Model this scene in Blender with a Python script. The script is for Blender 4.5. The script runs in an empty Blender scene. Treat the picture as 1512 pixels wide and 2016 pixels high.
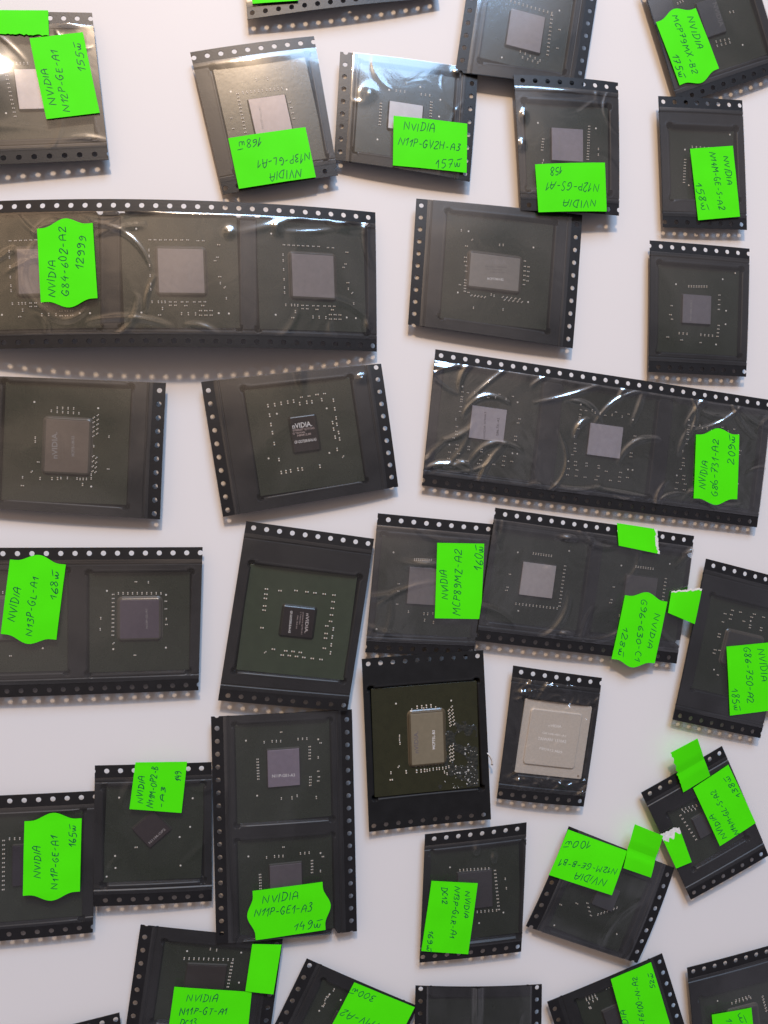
import bpy, bmesh, math, random
import numpy as np
from mathutils import Vector, Matrix, noise

# ------------------------------------------------------------------ camera, world, lamps, exposure
S = bpy.context.scene
COL = S.collection
MM = 0.001                                   # all shapes below are written in millimetres
CAM_ROWS = [[0.9875066, 0.0029777, -0.1575498], [0.0, 0.9998214, 0.0188966], [0.1575779, -0.0186605, 0.9873302]]
CAM_H = 244.504
cam_d = bpy.data.cameras.new('camera'); cam = bpy.data.objects.new('camera', cam_d); COL.objects.link(cam)
mw = Matrix(CAM_ROWS).to_4x4(); mw.translation = Vector((0, 0, CAM_H*MM)); cam.matrix_world = mw
cam_d.sensor_fit = 'VERTICAL'; cam_d.sensor_height = 24.0; cam_d.lens = 24.0*1515.0/2016.0
cam_d.clip_start = 0.01; cam_d.clip_end = 50.0
S.camera = cam
S.view_settings.view_transform = 'Standard'; S.view_settings.look = 'None'
S.view_settings.exposure = 0.0; S.view_settings.gamma = 1.0; S.view_settings.use_curve_mapping = False
S.cycles.transparent_max_bounces = 24

world = bpy.data.worlds.new("World"); S.world = world; world.use_nodes = True
nt = world.node_tree; nt.nodes.clear()
wo = nt.nodes.new('ShaderNodeOutputWorld'); bg = nt.nodes.new('ShaderNodeBackground')
tc = nt.nodes.new('ShaderNodeTexCoord'); dp = nt.nodes.new('ShaderNodeVectorMath'); dp.operation = 'DOT_PRODUCT'
dp.inputs[1].default_value = Vector((-0.50, 0.72, 0.48)).normalized()
rp = nt.nodes.new('ShaderNodeValToRGB')
els = [(0.0, (.20, .19, .225)), (0.28, (.27, .25, .275)), (0.50, (.43, .35, .325)), (0.78, (.95, .68, .48)), (1.0, (2.1, 1.38, .85))]
rp.color_ramp.elements[0].position = 0.0; rp.color_ramp.elements[0].color = (*els[0][1], 1)
rp.color_ramp.elements[1].position = 1.0; rp.color_ramp.elements[1].color = (*els[-1][1], 1)
for p_, c_ in els[1:-1]:
    e = rp.color_ramp.elements.new(p_); e.color = (*c_, 1)
# the room is not even: walls, furniture and windows make lighter and darker directions
nz = nt.nodes.new('ShaderNodeTexNoise'); nz.inputs['Scale'].default_value = 4.2; nz.inputs['Detail'].default_value = 3.0; nz.inputs['Distortion'].default_value = 1.0
mr = nt.nodes.new('ShaderNodeMapRange'); mr.inputs['From Min'].default_value = .34; mr.inputs['From Max'].default_value = .66
mr.inputs['To Min'].default_value = .25; mr.inputs['To Max'].default_value = 1.9
mx = nt.nodes.new('ShaderNodeVectorMath'); mx.operation = 'SCALE'
nt.links.new(tc.outputs['Generated'], dp.inputs[0]); nt.links.new(dp.outputs['Value'], rp.inputs['Fac'])
nt.links.new(tc.outputs['Generated'], nz.inputs['Vector']); nt.links.new(nz.outputs[0], mr.inputs['Value'])
nt.links.new(rp.outputs['Color'], mx.inputs[0]); nt.links.new(mr.outputs[0], mx.inputs['Scale'])
nt.links.new(mx.outputs['Vector'], bg.inputs['Color']); nt.links.new(bg.outputs[0], wo.inputs[0])
bg.inputs['Strength'].default_value = 0.47

def lamp(name, loc, target, size, power, color):
    l = bpy.data.lights.new(name, 'AREA'); l.shape = 'DISK'; l.size = size; l.energy = power; l.color = color
    o = bpy.data.objects.new(name, l); COL.objects.link(o); o.location = loc
    o.rotation_euler = (Vector(target)-Vector(loc)).to_track_quat('-Z', 'Y').to_euler()
    return o
lamp('desk_lamp', (-0.05, 0.52, 0.52), (0, 0, 0), 0.05, 2.75, (1.0, 0.72, 0.47))
lamp('window_light', (0.30, 1.90, 1.60), (0, 0, 0), 1.20, 50.0, (0.41, 0.66, 1.0))

# ------------------------------------------------------------------ materials
def new_mat(name):
    m = bpy.data.materials.new(name); m.use_nodes = True
    return m, m.node_tree, m.node_tree.nodes['Principled BSDF']
def plain(name, col, rough=.5, metal=0., spec=.5, noise_scale=0, noise_amt=0., bump=0., bump_scale=900):
    m, t, p = new_mat(name)
    p.inputs['Base Color'].default_value = (*col, 1); p.inputs['Roughness'].default_value = rough
    p.inputs['Metallic'].default_value = metal; p.inputs['Specular IOR Level'].default_value = spec
    co = t.nodes.new('ShaderNodeTexCoord')
    if noise_scale:
        n = t.nodes.new('ShaderNodeTexNoise'); n.inputs['Scale'].default_value = noise_scale; n.inputs['Detail'].default_value = 4
        r = t.nodes.new('ShaderNodeValToRGB')
        r.color_ramp.elements[0].position = .3; r.color_ramp.elements[1].position = .7
        r.color_ramp.elements[0].color = (*[c*(1-noise_amt) for c in col], 1); r.color_ramp.elements[1].color = (*[min(1, c*(1+noise_amt)) for c in col], 1)
        t.links.new(co.outputs['Object'], n.inputs['Vector']); t.links.new(n.outputs[0], r.inputs[0]); t.links.new(r.outputs[0], p.inputs['Base Color'])
    if bump:
        n = t.nodes.new('ShaderNodeTexNoise'); n.inputs['Scale'].default_value = bump_scale; n.inputs['Detail'].default_value = 3
        b = t.nodes.new('ShaderNodeBump'); b.inputs['Strength'].default_value = bump; b.inputs['Distance'].default_value = .0002
        t.links.new(co.outputs['Object'], n.inputs['Vector']); t.links.new(n.outputs[0], b.inputs['Height']); t.links.new(b.outputs[0], p.inputs['Normal'])
    return m
M_TABLE = plain('white_laminate', (.825, .797, .793), .5, 0, .35, 14, .012, .05, 2500)
M_TAPE = plain('black_polystyrene', (.0125, .012, .0135), .42, 0, .5, 260, .18, .12, 1800)
M_TAPE_OPEN = plain('matte_black_polystyrene', (.011, .011, .012), .55, 0, .35, 260, .2, .12, 1800)
M_LABEL = plain('fluorescent_green_paper', (.085, .93, .003), .6, 0, .15, 120, .02, .06, 2500)
M_TORN = plain('torn_white_paper', (.80, .78, .77), .9, 0, .1, 900, .12, .6, 2500)
M_INK = plain('dark_green_ink', (.010, .12, .05), .5, 0, .2)
M_TERM = plain('tinned_solder', (.88, .83, .74), .35, .25, .7)
M_CAPB = plain('ceramic_body', (.30, .22, .15), .5)
M_CAPP = plain('pale_terminal', (.86, .81, .74), .4, .1)
M_EPOXY = plain('dark_underfill', (.085, .075, .062), .26, 0, .6)
M_FILLET = plain('dull_underfill', (.03, .028, .022), .55, 0, .3)
M_EPOXY_BLACK = plain('black_underfill', (.014, .015, .012), .25, 0, .6)
M_EPOXY_TAN = plain('amber_underfill', (.10, .078, .048), .22, 0, .6)
M_LID = plain('champagne_metal', (.70, .62, .53), .40, .15, .5, 1500, .05, .08, 4000)
M_FLUX, tF, pF = new_mat('clear_flux')
pF.inputs['Base Color'].default_value = (.034, .036, .030, 1); pF.inputs['Roughness'].default_value = .14; pF.inputs['Specular IOR Level'].default_value = .9
_n = tF.nodes.new('ShaderNodeTexNoise'); _n.inputs['Scale'].default_value = 1100; _n.inputs['Detail'].default_value = 2
_b = tF.nodes.new('ShaderNodeBump'); _b.inputs['Strength'].default_value = 1.0; _b.inputs['Distance'].default_value = .0005
_c = tF.nodes.new('ShaderNodeTexCoord'); tF.links.new(_c.outputs['Object'], _n.inputs['Vector']); tF.links.new(_n.outputs[0], _b.inputs['Height']); tF.links.new(_b.outputs[0], pF.inputs['Normal'])
M_GLINT_FLECK = plain('whitish_flux_glint', (.55, .545, .52), .3, 0, .8)  # pale residue colour, painted in for glints on the bumpy clear flux
_mc = {}
def die_mat(c, dark):
    k = (tuple(c), dark)
    if k not in _mc:
        _mc[k] = plain('silicon_die', c, .22 if dark else .38, 0. if dark else .25, .5, 700, .06, .03, 3000)
    return _mc[k]
def sub_mat(c):
    k = ('s', tuple(c))
    if k not in _mc: _mc[k] = plain('green_solder_mask', c, .27, 0, .85, 320, .10, .06, 900)
    return _mc[k]
def ink_mat(c):
    k = ('i', tuple(c))
    if k not in _mc: _mc[k] = plain('laser_marking', c, .6, 0, .2)
    return _mc[k]
def film_mat(wr, refl=1.):
    k = ('f', round(wr, 2), refl)
    if k in _mc: return _mc[k]
    m = bpy.data.materials.new('clear_cover_film'); m.use_nodes = True; t = m.node_tree; t.nodes.clear()
    o = t.nodes.new('ShaderNodeOutputMaterial'); tr = t.nodes.new('ShaderNodeBsdfTransparent'); gl = t.nodes.new('ShaderNodeBsdfGlossy')
    df = t.nodes.new('ShaderNodeBsdfDiffuse'); m1 = t.nodes.new('ShaderNodeMixShader'); m2 = t.nodes.new('ShaderNodeMixShader')
    tr.inputs[0].default_value = (.93, .93, .93, 1); gl.inputs['Color'].default_value = (1, 1, 1, 1); gl.inputs['Roughness'].default_value = .085
    g2 = t.nodes.new('ShaderNodeBsdfGlossy'); g2.inputs['Roughness'].default_value = .26; mg = t.nodes.new('ShaderNodeMixShader'); mg.inputs[0].default_value = .3
    t.links.new(gl.outputs[0], mg.inputs[1]); t.links.new(g2.outputs[0], mg.inputs[2])
    df.inputs['Color'].default_value = (.8, .78, .77, 1); m1.inputs[0].default_value = .012
    # reflectance of the two film faces, the same seen from above and from below
    ge = t.nodes.new('ShaderNodeNewGeometry'); dt = t.nodes.new('ShaderNodeVectorMath'); dt.operation = 'DOT_PRODUCT'
    def mth(op, x, y):
        q = t.nodes.new('ShaderNodeMath'); q.operation = op
        for i, v in enumerate((x, y)):
            if v is None: continue
            if isinstance(v, (int, float)): q.inputs[i].default_value = v
            else: t.links.new(v, q.inputs[i])
        return q.outputs[0]
    t.links.new(ge.outputs['Incoming'], dt.inputs[0])
    mu = mth('ADD', .165*refl, mth('MULTIPLY', .70, mth('POWER', mth('SUBTRACT', 1.0, mth('ABSOLUTE', dt.outputs['Value'], None)), 5.0)))
    co = t.nodes.new('ShaderNodeTexCoord')
    n = t.nodes.new('ShaderNodeTexNoise'); n.inputs['Scale'].default_value = 90; n.inputs['Detail'].default_value = 2.5; n.inputs['Distortion'].default_value = .8
    b = t.nodes.new('ShaderNodeBump'); b.inputs['Strength'].default_value = (.04+.05*wr if wr < 1.4 else .30); b.inputs['Distance'].default_value = .0012
    t.links.new(co.outputs['Object'], n.inputs['Vector']); t.links.new(n.outputs[0], b.inputs['Height'])
    for q in (gl, g2, df): t.links.new(b.outputs[0], q.inputs['Normal'])
    t.links.new(b.outputs[0], dt.inputs[1]); t.links.new(mu, m2.inputs[0])
    t.links.new(tr.outputs[0], m1.inputs[1]); t.links.new(df.outputs[0], m1.inputs[2])
    t.links.new(m1.outputs[0], m2.inputs[1]); t.links.new(mg.outputs[0], m2.inputs[2]); t.links.new(m2.outputs[0], o.inputs[0])
    _mc[k] = m
    return m

# ------------------------------------------------------------------ helpers
def mesh_obj(name, verts, faces, mats, parent=None, smooth=False, fm=None, solid=0):
    me = bpy.data.meshes.new(name); me.from_pydata([tuple(c*MM for c in v) for v in verts], [], faces)
    for m in (mats if isinstance(mats, (list, tuple)) else [mats]): me.materials.append(m)
    if fm: me.polygons.foreach_set('material_index', fm)
    if smooth: me.polygons.foreach_set('use_smooth', [True]*len(me.polygons))
    me.update()
    o = bpy.data.objects.new(name, me); COL.objects.link(o)
    if parent: o.parent = parent
    if solid:
        md = o.modifiers.new('thickness', 'SOLIDIFY'); md.thickness = solid*MM; md.offset = -1
    return o
def empty(name, mat):
    o = bpy.data.objects.new(name, None); COL.objects.link(o); o.matrix_world = mat; o.empty_display_size = .005
    return o
def tag(o, label, cat, group=None):
    o['label'] = label; o['category'] = cat
    if group: o['group'] = group
def sst(t):
    t = max(0., min(1., t)); return t*t*(3-2*t)

class Sheet:
    """One tape piece: local millimetres (x along the tape, y across it, from the first row of holes) to the table."""
    def __init__(s, corners, arch):
        c = s.c = [Vector(p) for p in corners]; s.arch = arch
        s.W = ((c[1]-c[0]).length+(c[2]-c[3]).length)/2; s.H = ((c[3]-c[0]).length+(c[2]-c[1]).length)/2
        s.n = -((c[1]-c[0]+c[2]-c[3]).cross(c[3]-c[0]+c[2]-c[1])).normalized()
        s.o = sum(c, Vector())/4
    def __call__(s, x, y, z=0.):
        a = x/s.W; b = y/s.H; c = s.c
        P = c[0]*((1-a)*(1-b))+c[1]*(a*(1-b))+c[2]*(a*b)+c[3]*((1-a)*b)
        ac = min(max(a, 0), 1); bc = min(max(b, 0), 1)
        return P+s.n*(z+s.arch[0]*4*ac*(1-ac)+s.arch[1]*4*bc*(1-bc))
    def frame(s, x, y, z):
        P = s(x, y, z); ux = (s(x+1, y, z)-s(x-1, y, z)).normalized(); uy = (s(x, y-1, z)-s(x, y+1, z))
        n = ux.cross(uy).normalized(); uy = n.cross(ux)
        m = Matrix((ux, uy, n)).transposed().to_4x4(); m.translation = P*MM
        return m

def lines_for(L, step, marks):
    xs = [i*L/max(1, round(L/step)) for i in range(max(1, round(L/step))+1)]
    for m in marks:
        if 0 < m < L: xs.append(m)
    xs = sorted(xs); out = [xs[0]]
    for x in xs[1:]:
        if x-out[-1] > .06: out.append(x)
    out[-1] = L
    return out

SPR = 3.5      # width of the sprocket band
def build_strip(sh, d, root):
    V = []; F = []; W, H = sh.W, sh.H
    depth = 2.95
    bm = bmesh.new()
    # sprocket bands with real holes
    for row in (0, 1):
        ph = d['phase'][row]; c = ph-4
        while c < W+4:
            cx = c; ring = []; sq = []
            pts = [(-2, -1.75), (-1, -1.75), (0, -1.75), (1, -1.75), (2, -1.75), (2, -.9), (2, 0), (2, .9), (2, 1.75), (1, 1.75), (0, 1.75), (-1, 1.75), (-2, 1.75), (-2, .9), (-2, 0), (-2, -.9)]
            ev = lambda x, y: (x, y, 0.)
            for (px, py) in pts:
                r = math.hypot(px, py); yy = py+1.75
                ring.append((cx+px/r*.76, 1.75+py/r*.76)); sq.append((cx+px, yy))
            cx0 = ring; n = len(pts)
            fl = (lambda p: (p[0], p[1], 0.)) if row == 0 else (lambda p: (p[0], H-p[1], 0.))
            rv = [bm.verts.new(fl(p)) for p in ring]; sv = [bm.verts.new(fl(p)) for p in sq]
            for i in range(n):
                j = (i+1) % n
                q = (rv[i], rv[j], sv[j], sv[i])
                bm.faces.new(q if row == 1 else q[::-1])
            c += 4
    for x, nx in ((0., -1), (W, 1)):
        g = bm.verts[:]+bm.edges[:]+bm.faces[:]
        bmesh.ops.bisect_plane(bm, geom=g, dist=1e-5, plane_co=(x, 0, 0), plane_no=(nx, 0, 0), clear_outer=True)
    bmesh.ops.recalc_face_normals(bm, faces=bm.faces[:])
    bm.verts.ensure_lookup_table(); bm.verts.index_update()
    for v in bm.verts: V.append((v.co.x, v.co.y, 0.))
    for f in bm.faces:
        F.append([v.index for v in f.verts])
    bm.free()
    # heightfield between the bands
    mx = []; my = [SPR+1.2, SPR+1.45, SPR+1.7, SPR+1.95, H-SPR-1.95, H-SPR-1.7, H-SPR-1.45, H-SPR-1.2]
    offs = (-1.3, -.8, -.45, -.15, .1, .35, .6, .9, 1.4)
    for (cx, cy, w, h) in d['pockets']:
        for o in offs:
            mx += [cx-w/2+o, cx+w/2-o]; my += [cy-h/2+o, cy+h/2-o]
    xs = lines_for(W, 2.2, mx)
    ys = [SPR+y for y in lines_for(H-2*SPR, 2.2, [m-SPR for m in my])]
    def hz(x, y):
        z = 0.
        for g in (SPR+1.6, H-SPR-1.6):
            if d['film']: z -= .35*max(0, 1-abs(y-g)/.35)
        for (cx, cy, w, h) in d['pockets']:
            r = 1.1; qx = abs(x-cx)-w/2+r; qy = abs(y-cy)-h/2+r
            sd = math.hypot(max(qx, 0), max(qy, 0))+min(max(qx, qy), 0)-r
            sd = min(sd, math.hypot(abs(x-cx)-w/2+.4, abs(y-cy)-h/2+.4)-1.2)
            z -= depth*sst(-sd/.75)
            z += .05*max(0, 1-abs(sd-.35)/.35)
        return max(z, -depth)
    b0 = len(V)
    for y in ys:
        for x in xs: V.append((x, y, hz(x, y)))
    nx = len(xs)
    for j in range(len(ys)-1):
        for i in range(nx-1):
            a = b0+j*nx+i; F.append([a, a+1, a+nx+1, a+nx])
    P = [sh(*v)-sh.o for v in V]
    # consistent facing (up)
    for k, f in enumerate(F):
        a, b, c = P[f[0]], P[f[1]], P[f[2]]
        if (b-a).cross(c-a).dot(sh.n) < 0: F[k] = f[::-1]
    o = mesh_obj('strip', P, F, M_TAPE if d['film'] else M_TAPE_OPEN, root, solid=.28)
    return o

def film_z(d, sh):
    wr = d['wr']; sd = (hash_id(d['id']) % 97)*3.1
    def z(x, y):
        p = Vector((x*.055+sd, y*.055, sd*.3)); q = Vector((x*.16+sd, y*.16, 5.))
        r = 1-abs(noise.noise(Vector((x*.085+sd, y*.085, 9.)))*2.2)
        rid = max(0., r-.55)/.45
        edge = min(y-SPR, sh.H-SPR-y)
        return .32+.12*noise.noise(p)+.03*wr*noise.noise(q)-.14*max(0, 1-edge/.5)
    return z
def hash_id(s): return sum((i+3)*ord(c)*7 for i, c in enumerate(s))
def creases(d, sh, X, Y):
    """sharp folds in the loose film: ridges along random curved lines"""
    Z = np.zeros_like(X); wr = d['wr']
    for (bx, by, bh, sx, sy) in d.get('bulges', ()):
        Z += bh*np.exp(-((X-bx)/sx)**2-((Y-by)/sy)**2)
    if wr < .45: return Z
    rnd = random.Random(hash_id(d['id'])*7); n = int(sh.W*sh.H/(220 if wr < .9 else 165 if wr < 1.2 else 120 if wr < 1.4 else 16))
    for _ in range(n):
        cx = rnd.uniform(-2, sh.W+2); cy = rnd.choice((rnd.uniform(SPR, sh.H-SPR), rnd.uniform(SPR, SPR+6), rnd.uniform(sh.H-SPR-6, sh.H-SPR)))
        L = rnd.uniform(6, 26) if wr < 1.4 else rnd.uniform(2, 8); a = rnd.gauss(-.35, .55) if rnd.random() < .75 else rnd.uniform(0, math.pi); bend = rnd.uniform(-.3, .3)*L
        amp = rnd.uniform(.12, .38)*min(1.7, wr+.1); wd = rnd.uniform(.55, 1.2)*(1 if wr < 1.2 else .8 if wr < 1.4 else .55)
        u = (X-cx)*math.cos(a)+(Y-cy)*math.sin(a); v = -(X-cx)*math.sin(a)+(Y-cy)*math.cos(a)
        t = np.clip(u/(L/2), -1.3, 1.3); vv = v-bend*(t*t-.4)
        Z += amp*np.exp(-(vv/wd)**2)*np.clip(1-np.abs(u)/(L/2), 0, 1)**.6
    return Z
def build_film(sh, d, root):
    W, H = sh.W, sh.H; y0 = SPR+.15; y1 = H-SPR-.15; st = .8 if d['wr'] < .45 and not d.get('bulges') else .36
    nx = max(2, int(W/st)); ny = max(2, int((y1-y0)/st)); z = film_z(d, sh); V = []; F = []
    X, Y = np.meshgrid(.02+(W-.04)*np.arange(nx+1)/nx, y0+(y1-y0)*np.arange(ny+1)/ny)
    Z = creases(d, sh, X, Y)
    for j in range(ny+1):
        for i in range(nx+1):
            x = float(X[j, i]); y = float(Y[j, i]); V.append(sh(x, y, max(.10, z(x, y)+float(Z[j, i])))-sh.o)
    for j in range(ny):
        for i in range(nx):
            a = j*(nx+1)+i; F.append([a, a+nx+1, a+nx+2, a+1])
    return mesh_obj('cover_film', V, F, film_mat(d['wr'], d.get('refl', 1.)), root, smooth=True)

# ------------------------------------------------------------------ handwriting
G = {'N': (.62, [[(0, 0), (.06, 1), (.52, .02), (.6, 1)]]), 'V': (.5, [[(0, 1), (.24, 0), (.5, 1)]]), 'I': (.14, [[(.05, 0), (.1, 1)]]),
 'D': (.55, [[(.08, .02), (.1, 1)], [(0, .98), (.38, .9), (.54, .5), (.36, .08), (0, .0)]]), 'A': (.56, [[(0, 0), (.1, .75), (.3, 1), (.46, .8), (.5, 0)], [(.05, .42), (.58, .46)]]),
 '1': (.3, [[(0, .55), (.28, 1), (.2, 0)]]), '2': (.48, [[(.02, .75), (.15, .98), (.36, .92), (.38, .66), (.02, .02), (.46, .06)]]),
 '3': (.42, [[(.02, .92), (.24, 1), (.36, .82), (.14, .56), (.38, .38), (.3, .06), (0, .04)]]), '4': (.46, [[(.26, 1), (.02, .4), (.46, .42)], [(.36, .7), (.3, -.08)]]),
 '5': (.44, [[(.44, 1), (.14, .97), (.06, .56), (.3, .58), (.4, .26), (.2, .0), (0, .08)]]), '6': (.42, [[(.36, 1), (.08, .56), (.02, .18), (.2, 0), (.4, .16), (.3, .42), (.06, .3)]]),
 '7': (.44, [[(.0, .92), (.44, 1), (.14, 0)], [(.06, .5), (.4, .54)]]), '8': (.42, [[(.38, .88), (.2, 1), (.04, .8), (.36, .3), (.2, 0), (.02, .18), (.3, .66), (.38, .88)]]),
 '9': (.42, [[(.38, .8), (.18, 1), (.0, .76), (.16, .54), (.38, .76), (.34, .2), (.06, 0)]]), '0': (.44, [[(.22, 1), (.02, .62), (.08, .1), (.28, .02), (.42, .44), (.36, .86), (.2, 1)]]),
 'P': (.44, [[(.03, 0), (.1, 1)], [(.02, .94), (.36, .96), (.42, .64), (.08, .46)]]), 'G': (.5, [[(.42, .88), (.22, 1), (.0, .5), (.14, .02), (.36, .06), (.42, .42), (.2, .42)]]),
 'E': (.44, [[(.42, .94), (.12, .92), (.02, .48), (.06, .04), (.4, .06)], [(.04, .5), (.34, .54)]]), 'L': (.42, [[(.12, 1), (.03, .04), (.42, .06)]]),
 'S': (.42, [[(.42, .9), (.18, 1), (.05, .74), (.36, .38), (.26, .04), (0, .06)]]), 'M': (.66, [[(0, 0), (.1, 1), (.3, .42), (.54, 1), (.62, 0)]]),
 'H': (.54, [[(.03, 0), (.08, 1)], [(.46, 0), (.52, 1)], [(.06, .5), (.5, .54)]]), 'C': (.42, [[(.4, .86), (.18, .96), (.0, .5), (.12, .04), (.4, .1)]]),
 'B': (.44, [[(.04, 0), (.08, 1)], [(.04, .98), (.34, .9), (.28, .6), (.08, .52), (.42, .34), (.28, .02), (.02, 0)]]), 'T': (.5, [[(0, .96), (.5, 1)], [(.28, 1), (.22, 0)]]),
 'R': (.48, [[(.03, 0), (.1, 1)], [(.02, .94), (.36, .96), (.4, .64), (.1, .48), (.46, 0)]]), 'X': (.48, [[(0, 1), (.46, 0)], [(.44, 1), (0, 0)]]),
 'Z': (.46, [[(0, .96), (.44, 1), (0, .02), (.46, .06)]]), 'O': (.5, [[(.24, 1), (.0, .6), (.1, .06), (.32, .02), (.5, .5), (.4, .9), (.2, 1)]]), 'F': (.42, [[(.04, 0), (.08, .96), (.42, 1)], [(.06, .5), (.34, .54)]]),
 '-': (.4, [[(.05, .44), (.36, .48)]]), '~': (.6, [[(0, .5), (.1, .06), (.2, .14), (.26, .5), (.32, .06), (.5, .12), (.52, .5)], [(.16, .86), (.66, 1.0)]]), ' ': (.3, [])}
def spline(p, n=6):
    if len(p) < 3: return [p[0], ((p[0][0]+p[1][0])/2, (p[0][1]+p[1][1])/2), p[1]]
    out = []
    for i in range(len(p)-1):
        p0 = p[max(0, i-1)]; p1 = p[i]; p2 = p[i+1]; p3 = p[min(len(p)-1, i+2)]
        for k in range(n):
            u = k/n
            out.append(tuple(p1[c]*(2*u**3-3*u**2+1)+p2[c]*(-2*u**3+3*u**2)+.38*(p2[c]-p0[c])*(u**3-2*u**2+u)+.38*(p3[c]-p1[c])*(u**3-u**2) for c in (0, 1)))
    out.append(p[-1])
    return out
SHARP = set('NVIMA14-EFLTHZX')
def write(lines, surf, parent, rnd):
    V = []; F = []
    for (s, x0, y0, x1, y1, h) in lines:
        d = Vector((x1-x0, y1-y0)); L = d.length; u = d/L; up = Vector((u.y, -u.x))      # label y runs downwards
        tot = sum(G[c][0] for c in s)+.17*(len(s)-1); sc = L/tot; x = 0
        for c in s:
            w, st = G[c]; jy = rnd.uniform(-.09, .09); js = rnd.uniform(.84, 1.12); sl = rnd.uniform(.06, .30)
            for p in st:
                pts = [(q[0]+rnd.uniform(-.035, .035), q[1]+rnd.uniform(-.05, .05)) for q in p]
                pts = spline(pts, 6 if c not in SHARP else 3) if c not in SHARP else [pts[0]]+[((a[0]*(1-k/3)+b[0]*k/3), (a[1]*(1-k/3)+b[1]*k/3)) for a, b in zip(pts, pts[1:]) for k in (1, 2, 3)]
                loc = []
                for (gx, gy) in pts:
                    v = u*((x+gx)*sc)+up*((gy*js+jy)*h)+u*(gy*h*sl)
                    loc.append(Vector((x0, y0))+v)
                b0 = len(V); n = len(loc); hw = rnd.uniform(.105, .14)
                for i, q in enumerate(loc):
                    t = (loc[min(n-1, i+1)]-loc[max(0, i-1)]); t = t.normalized() if t.length > 1e-6 else Vector((1, 0))
                    nn = Vector((-t.y, t.x))*hw*(.75 if i in (0, n-1) else 1)
                    for sg in (1, -1): V.append(surf(q.x+nn.x*sg, q.y+nn.y*sg, .025))
                for i in range(n-1):
                    F.append([b0+2*i, b0+2*i+1, b0+2*i+3, b0+2*i+2])
            x += w+.17
    o = mesh_obj('handwriting', V, F, M_INK, parent)
    return o

def build_label(sh, d, l, root, idx):
    Q = [Vector(q) for q in l['q']]
    lw = ((Q[1]-Q[0]).length+(Q[2]-Q[3]).length)/2; lh = ((Q[3]-Q[0]).length+(Q[2]-Q[1]).length)/2
    rnd = random.Random(hash_id(d['id'])+idx); lf = l['lift']; z0 = .62+.12*d['wr']+.14*idx; ph = rnd.uniform(0, 20)
    def surf(x, y, dz=0.):
        a = x/lw; b = y/lh
        q = Q[0]*((1-a)*(1-b))+Q[1]*(a*(1-b))+Q[2]*(a*b)+Q[3]*((1-a)*b)
        ac = min(max(a, 0), 1); bc = min(max(b, 0), 1)
        z = lf[0]*(1-ac)*(1-bc)+lf[1]*ac*(1-bc)+lf[2]*ac*bc+lf[3]*(1-ac)*bc
        z += l['crease']*max(0, .18-abs(b-.55))*-1.2+.10*noise.noise(Vector((x*.12+ph, y*.12, 1)))
        return sh(q.x, q.y, z0+z+dz)-sh.o
    nx, ny = 26, 20; V = []; F = []
    def mapped(a, b):
        x = a*lw; y = b*lh
        if l['wavy']:
            u = abs(2*b-1); bump = 2.1*(.5+.5*math.cos(math.pi*min(1, u/.78)))-.15
            x += (2*a-1)*abs(2*a-1)*bump
        rag = lambda k: .45*noise.noise(Vector((k*1.1, ph, 3)))+.35*noise.noise(Vector((k*2.7, ph, 8)))
        t = l['torn']
        if t == 'B': y += b**3*rag(x)
        if t == 'T': y += (1-b)**3*rag(x)
        if t == 'R': x += a**3*rag(y)
        if t == 'L': x += (1-a)**3*rag(y)
        return x, y
    for j in range(ny+1):
        for i in range(nx+1):
            V.append(surf(*mapped(i/nx, j/ny)))
    fm = []
    wrag = lambda k: .5*noise.noise(Vector((k*.7, ph, 5)))
    for j in range(ny):
        for i in range(nx):
            a = j*(nx+1)+i; F.append([a, a+nx+1, a+nx+2, a+1])
    root_l = mesh_obj(l['name'], V, F, M_LABEL, root, solid=.05)
    if l['label']: root_l['label'] = l['label']
    if l['white']:
        V = []; F = []; n = 22; t = l['torn']; w = l['white']
        for i in range(n+1):
            k = i/n
            for e in (-.25, 1.0):
                off = -.25 if e < 0 else w*(.85+.9*noise.noise(Vector((k*4, ph, 11))))+.2
                if t == 'R': x, y = mapped(1, k); x -= off*.6 if e > 0 else off
                else: x, y = mapped(k, 0); y += off*.6 if e > 0 else off
                V.append(surf(x, y, .03 if e > 0 else .02))
        for i in range(n): F.append([2*i, 2*i+1, 2*i+3, 2*i+2])
        mesh_obj('torn_paper_edge', V, F, M_TORN, root_l, solid=.05)
    if l['lines']: write(l['lines'], surf, root_l, rnd)

# ------------------------------------------------------------------ chips
def prism(w, h, z0, z1, r, bev=0., cx=0, cy=0, rot=0, seg=5, flare=0.):
    """rounded box, top edge chamfered; returns verts, faces"""
    V = []; rings = [(w/2+flare, h/2+flare, z0, r+flare), (w/2, h/2, z1-bev, r)]
    if bev: rings += [(w/2-bev*.35, h/2-bev*.35, z1-bev*.3, max(.02, r-bev*.35)), (w/2-bev, h/2-bev, z1, max(.02, r-bev))]
    ca, sa = math.cos(rot), math.sin(rot)
    for (a, b, z, rr) in rings:
        for (sx, sy, a0) in ((1, 1, 0), (-1, 1, 90), (-1, -1, 180), (1, -1, 270)):
            for k in range(seg+1):
                t = math.radians(a0+90*k/seg); x = sx*(a-rr)+rr*math.cos(t); y = sy*(b-rr)+rr*math.sin(t)
                V.append((cx+x*ca-y*sa, cy+x*sa+y*ca, z))
    n = 4*(seg+1); F = []
    for k in range(len(rings)-1):
        for i in range(n):
            j = (i+1) % n; F.append([k*n+i, k*n+j, (k+1)*n+j, (k+1)*n+i])
    F.append([(len(rings)-1)*n+i for i in range(n)]); F.append([i for i in range(n)][::-1])
    return V, F
_capmesh = {}
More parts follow.
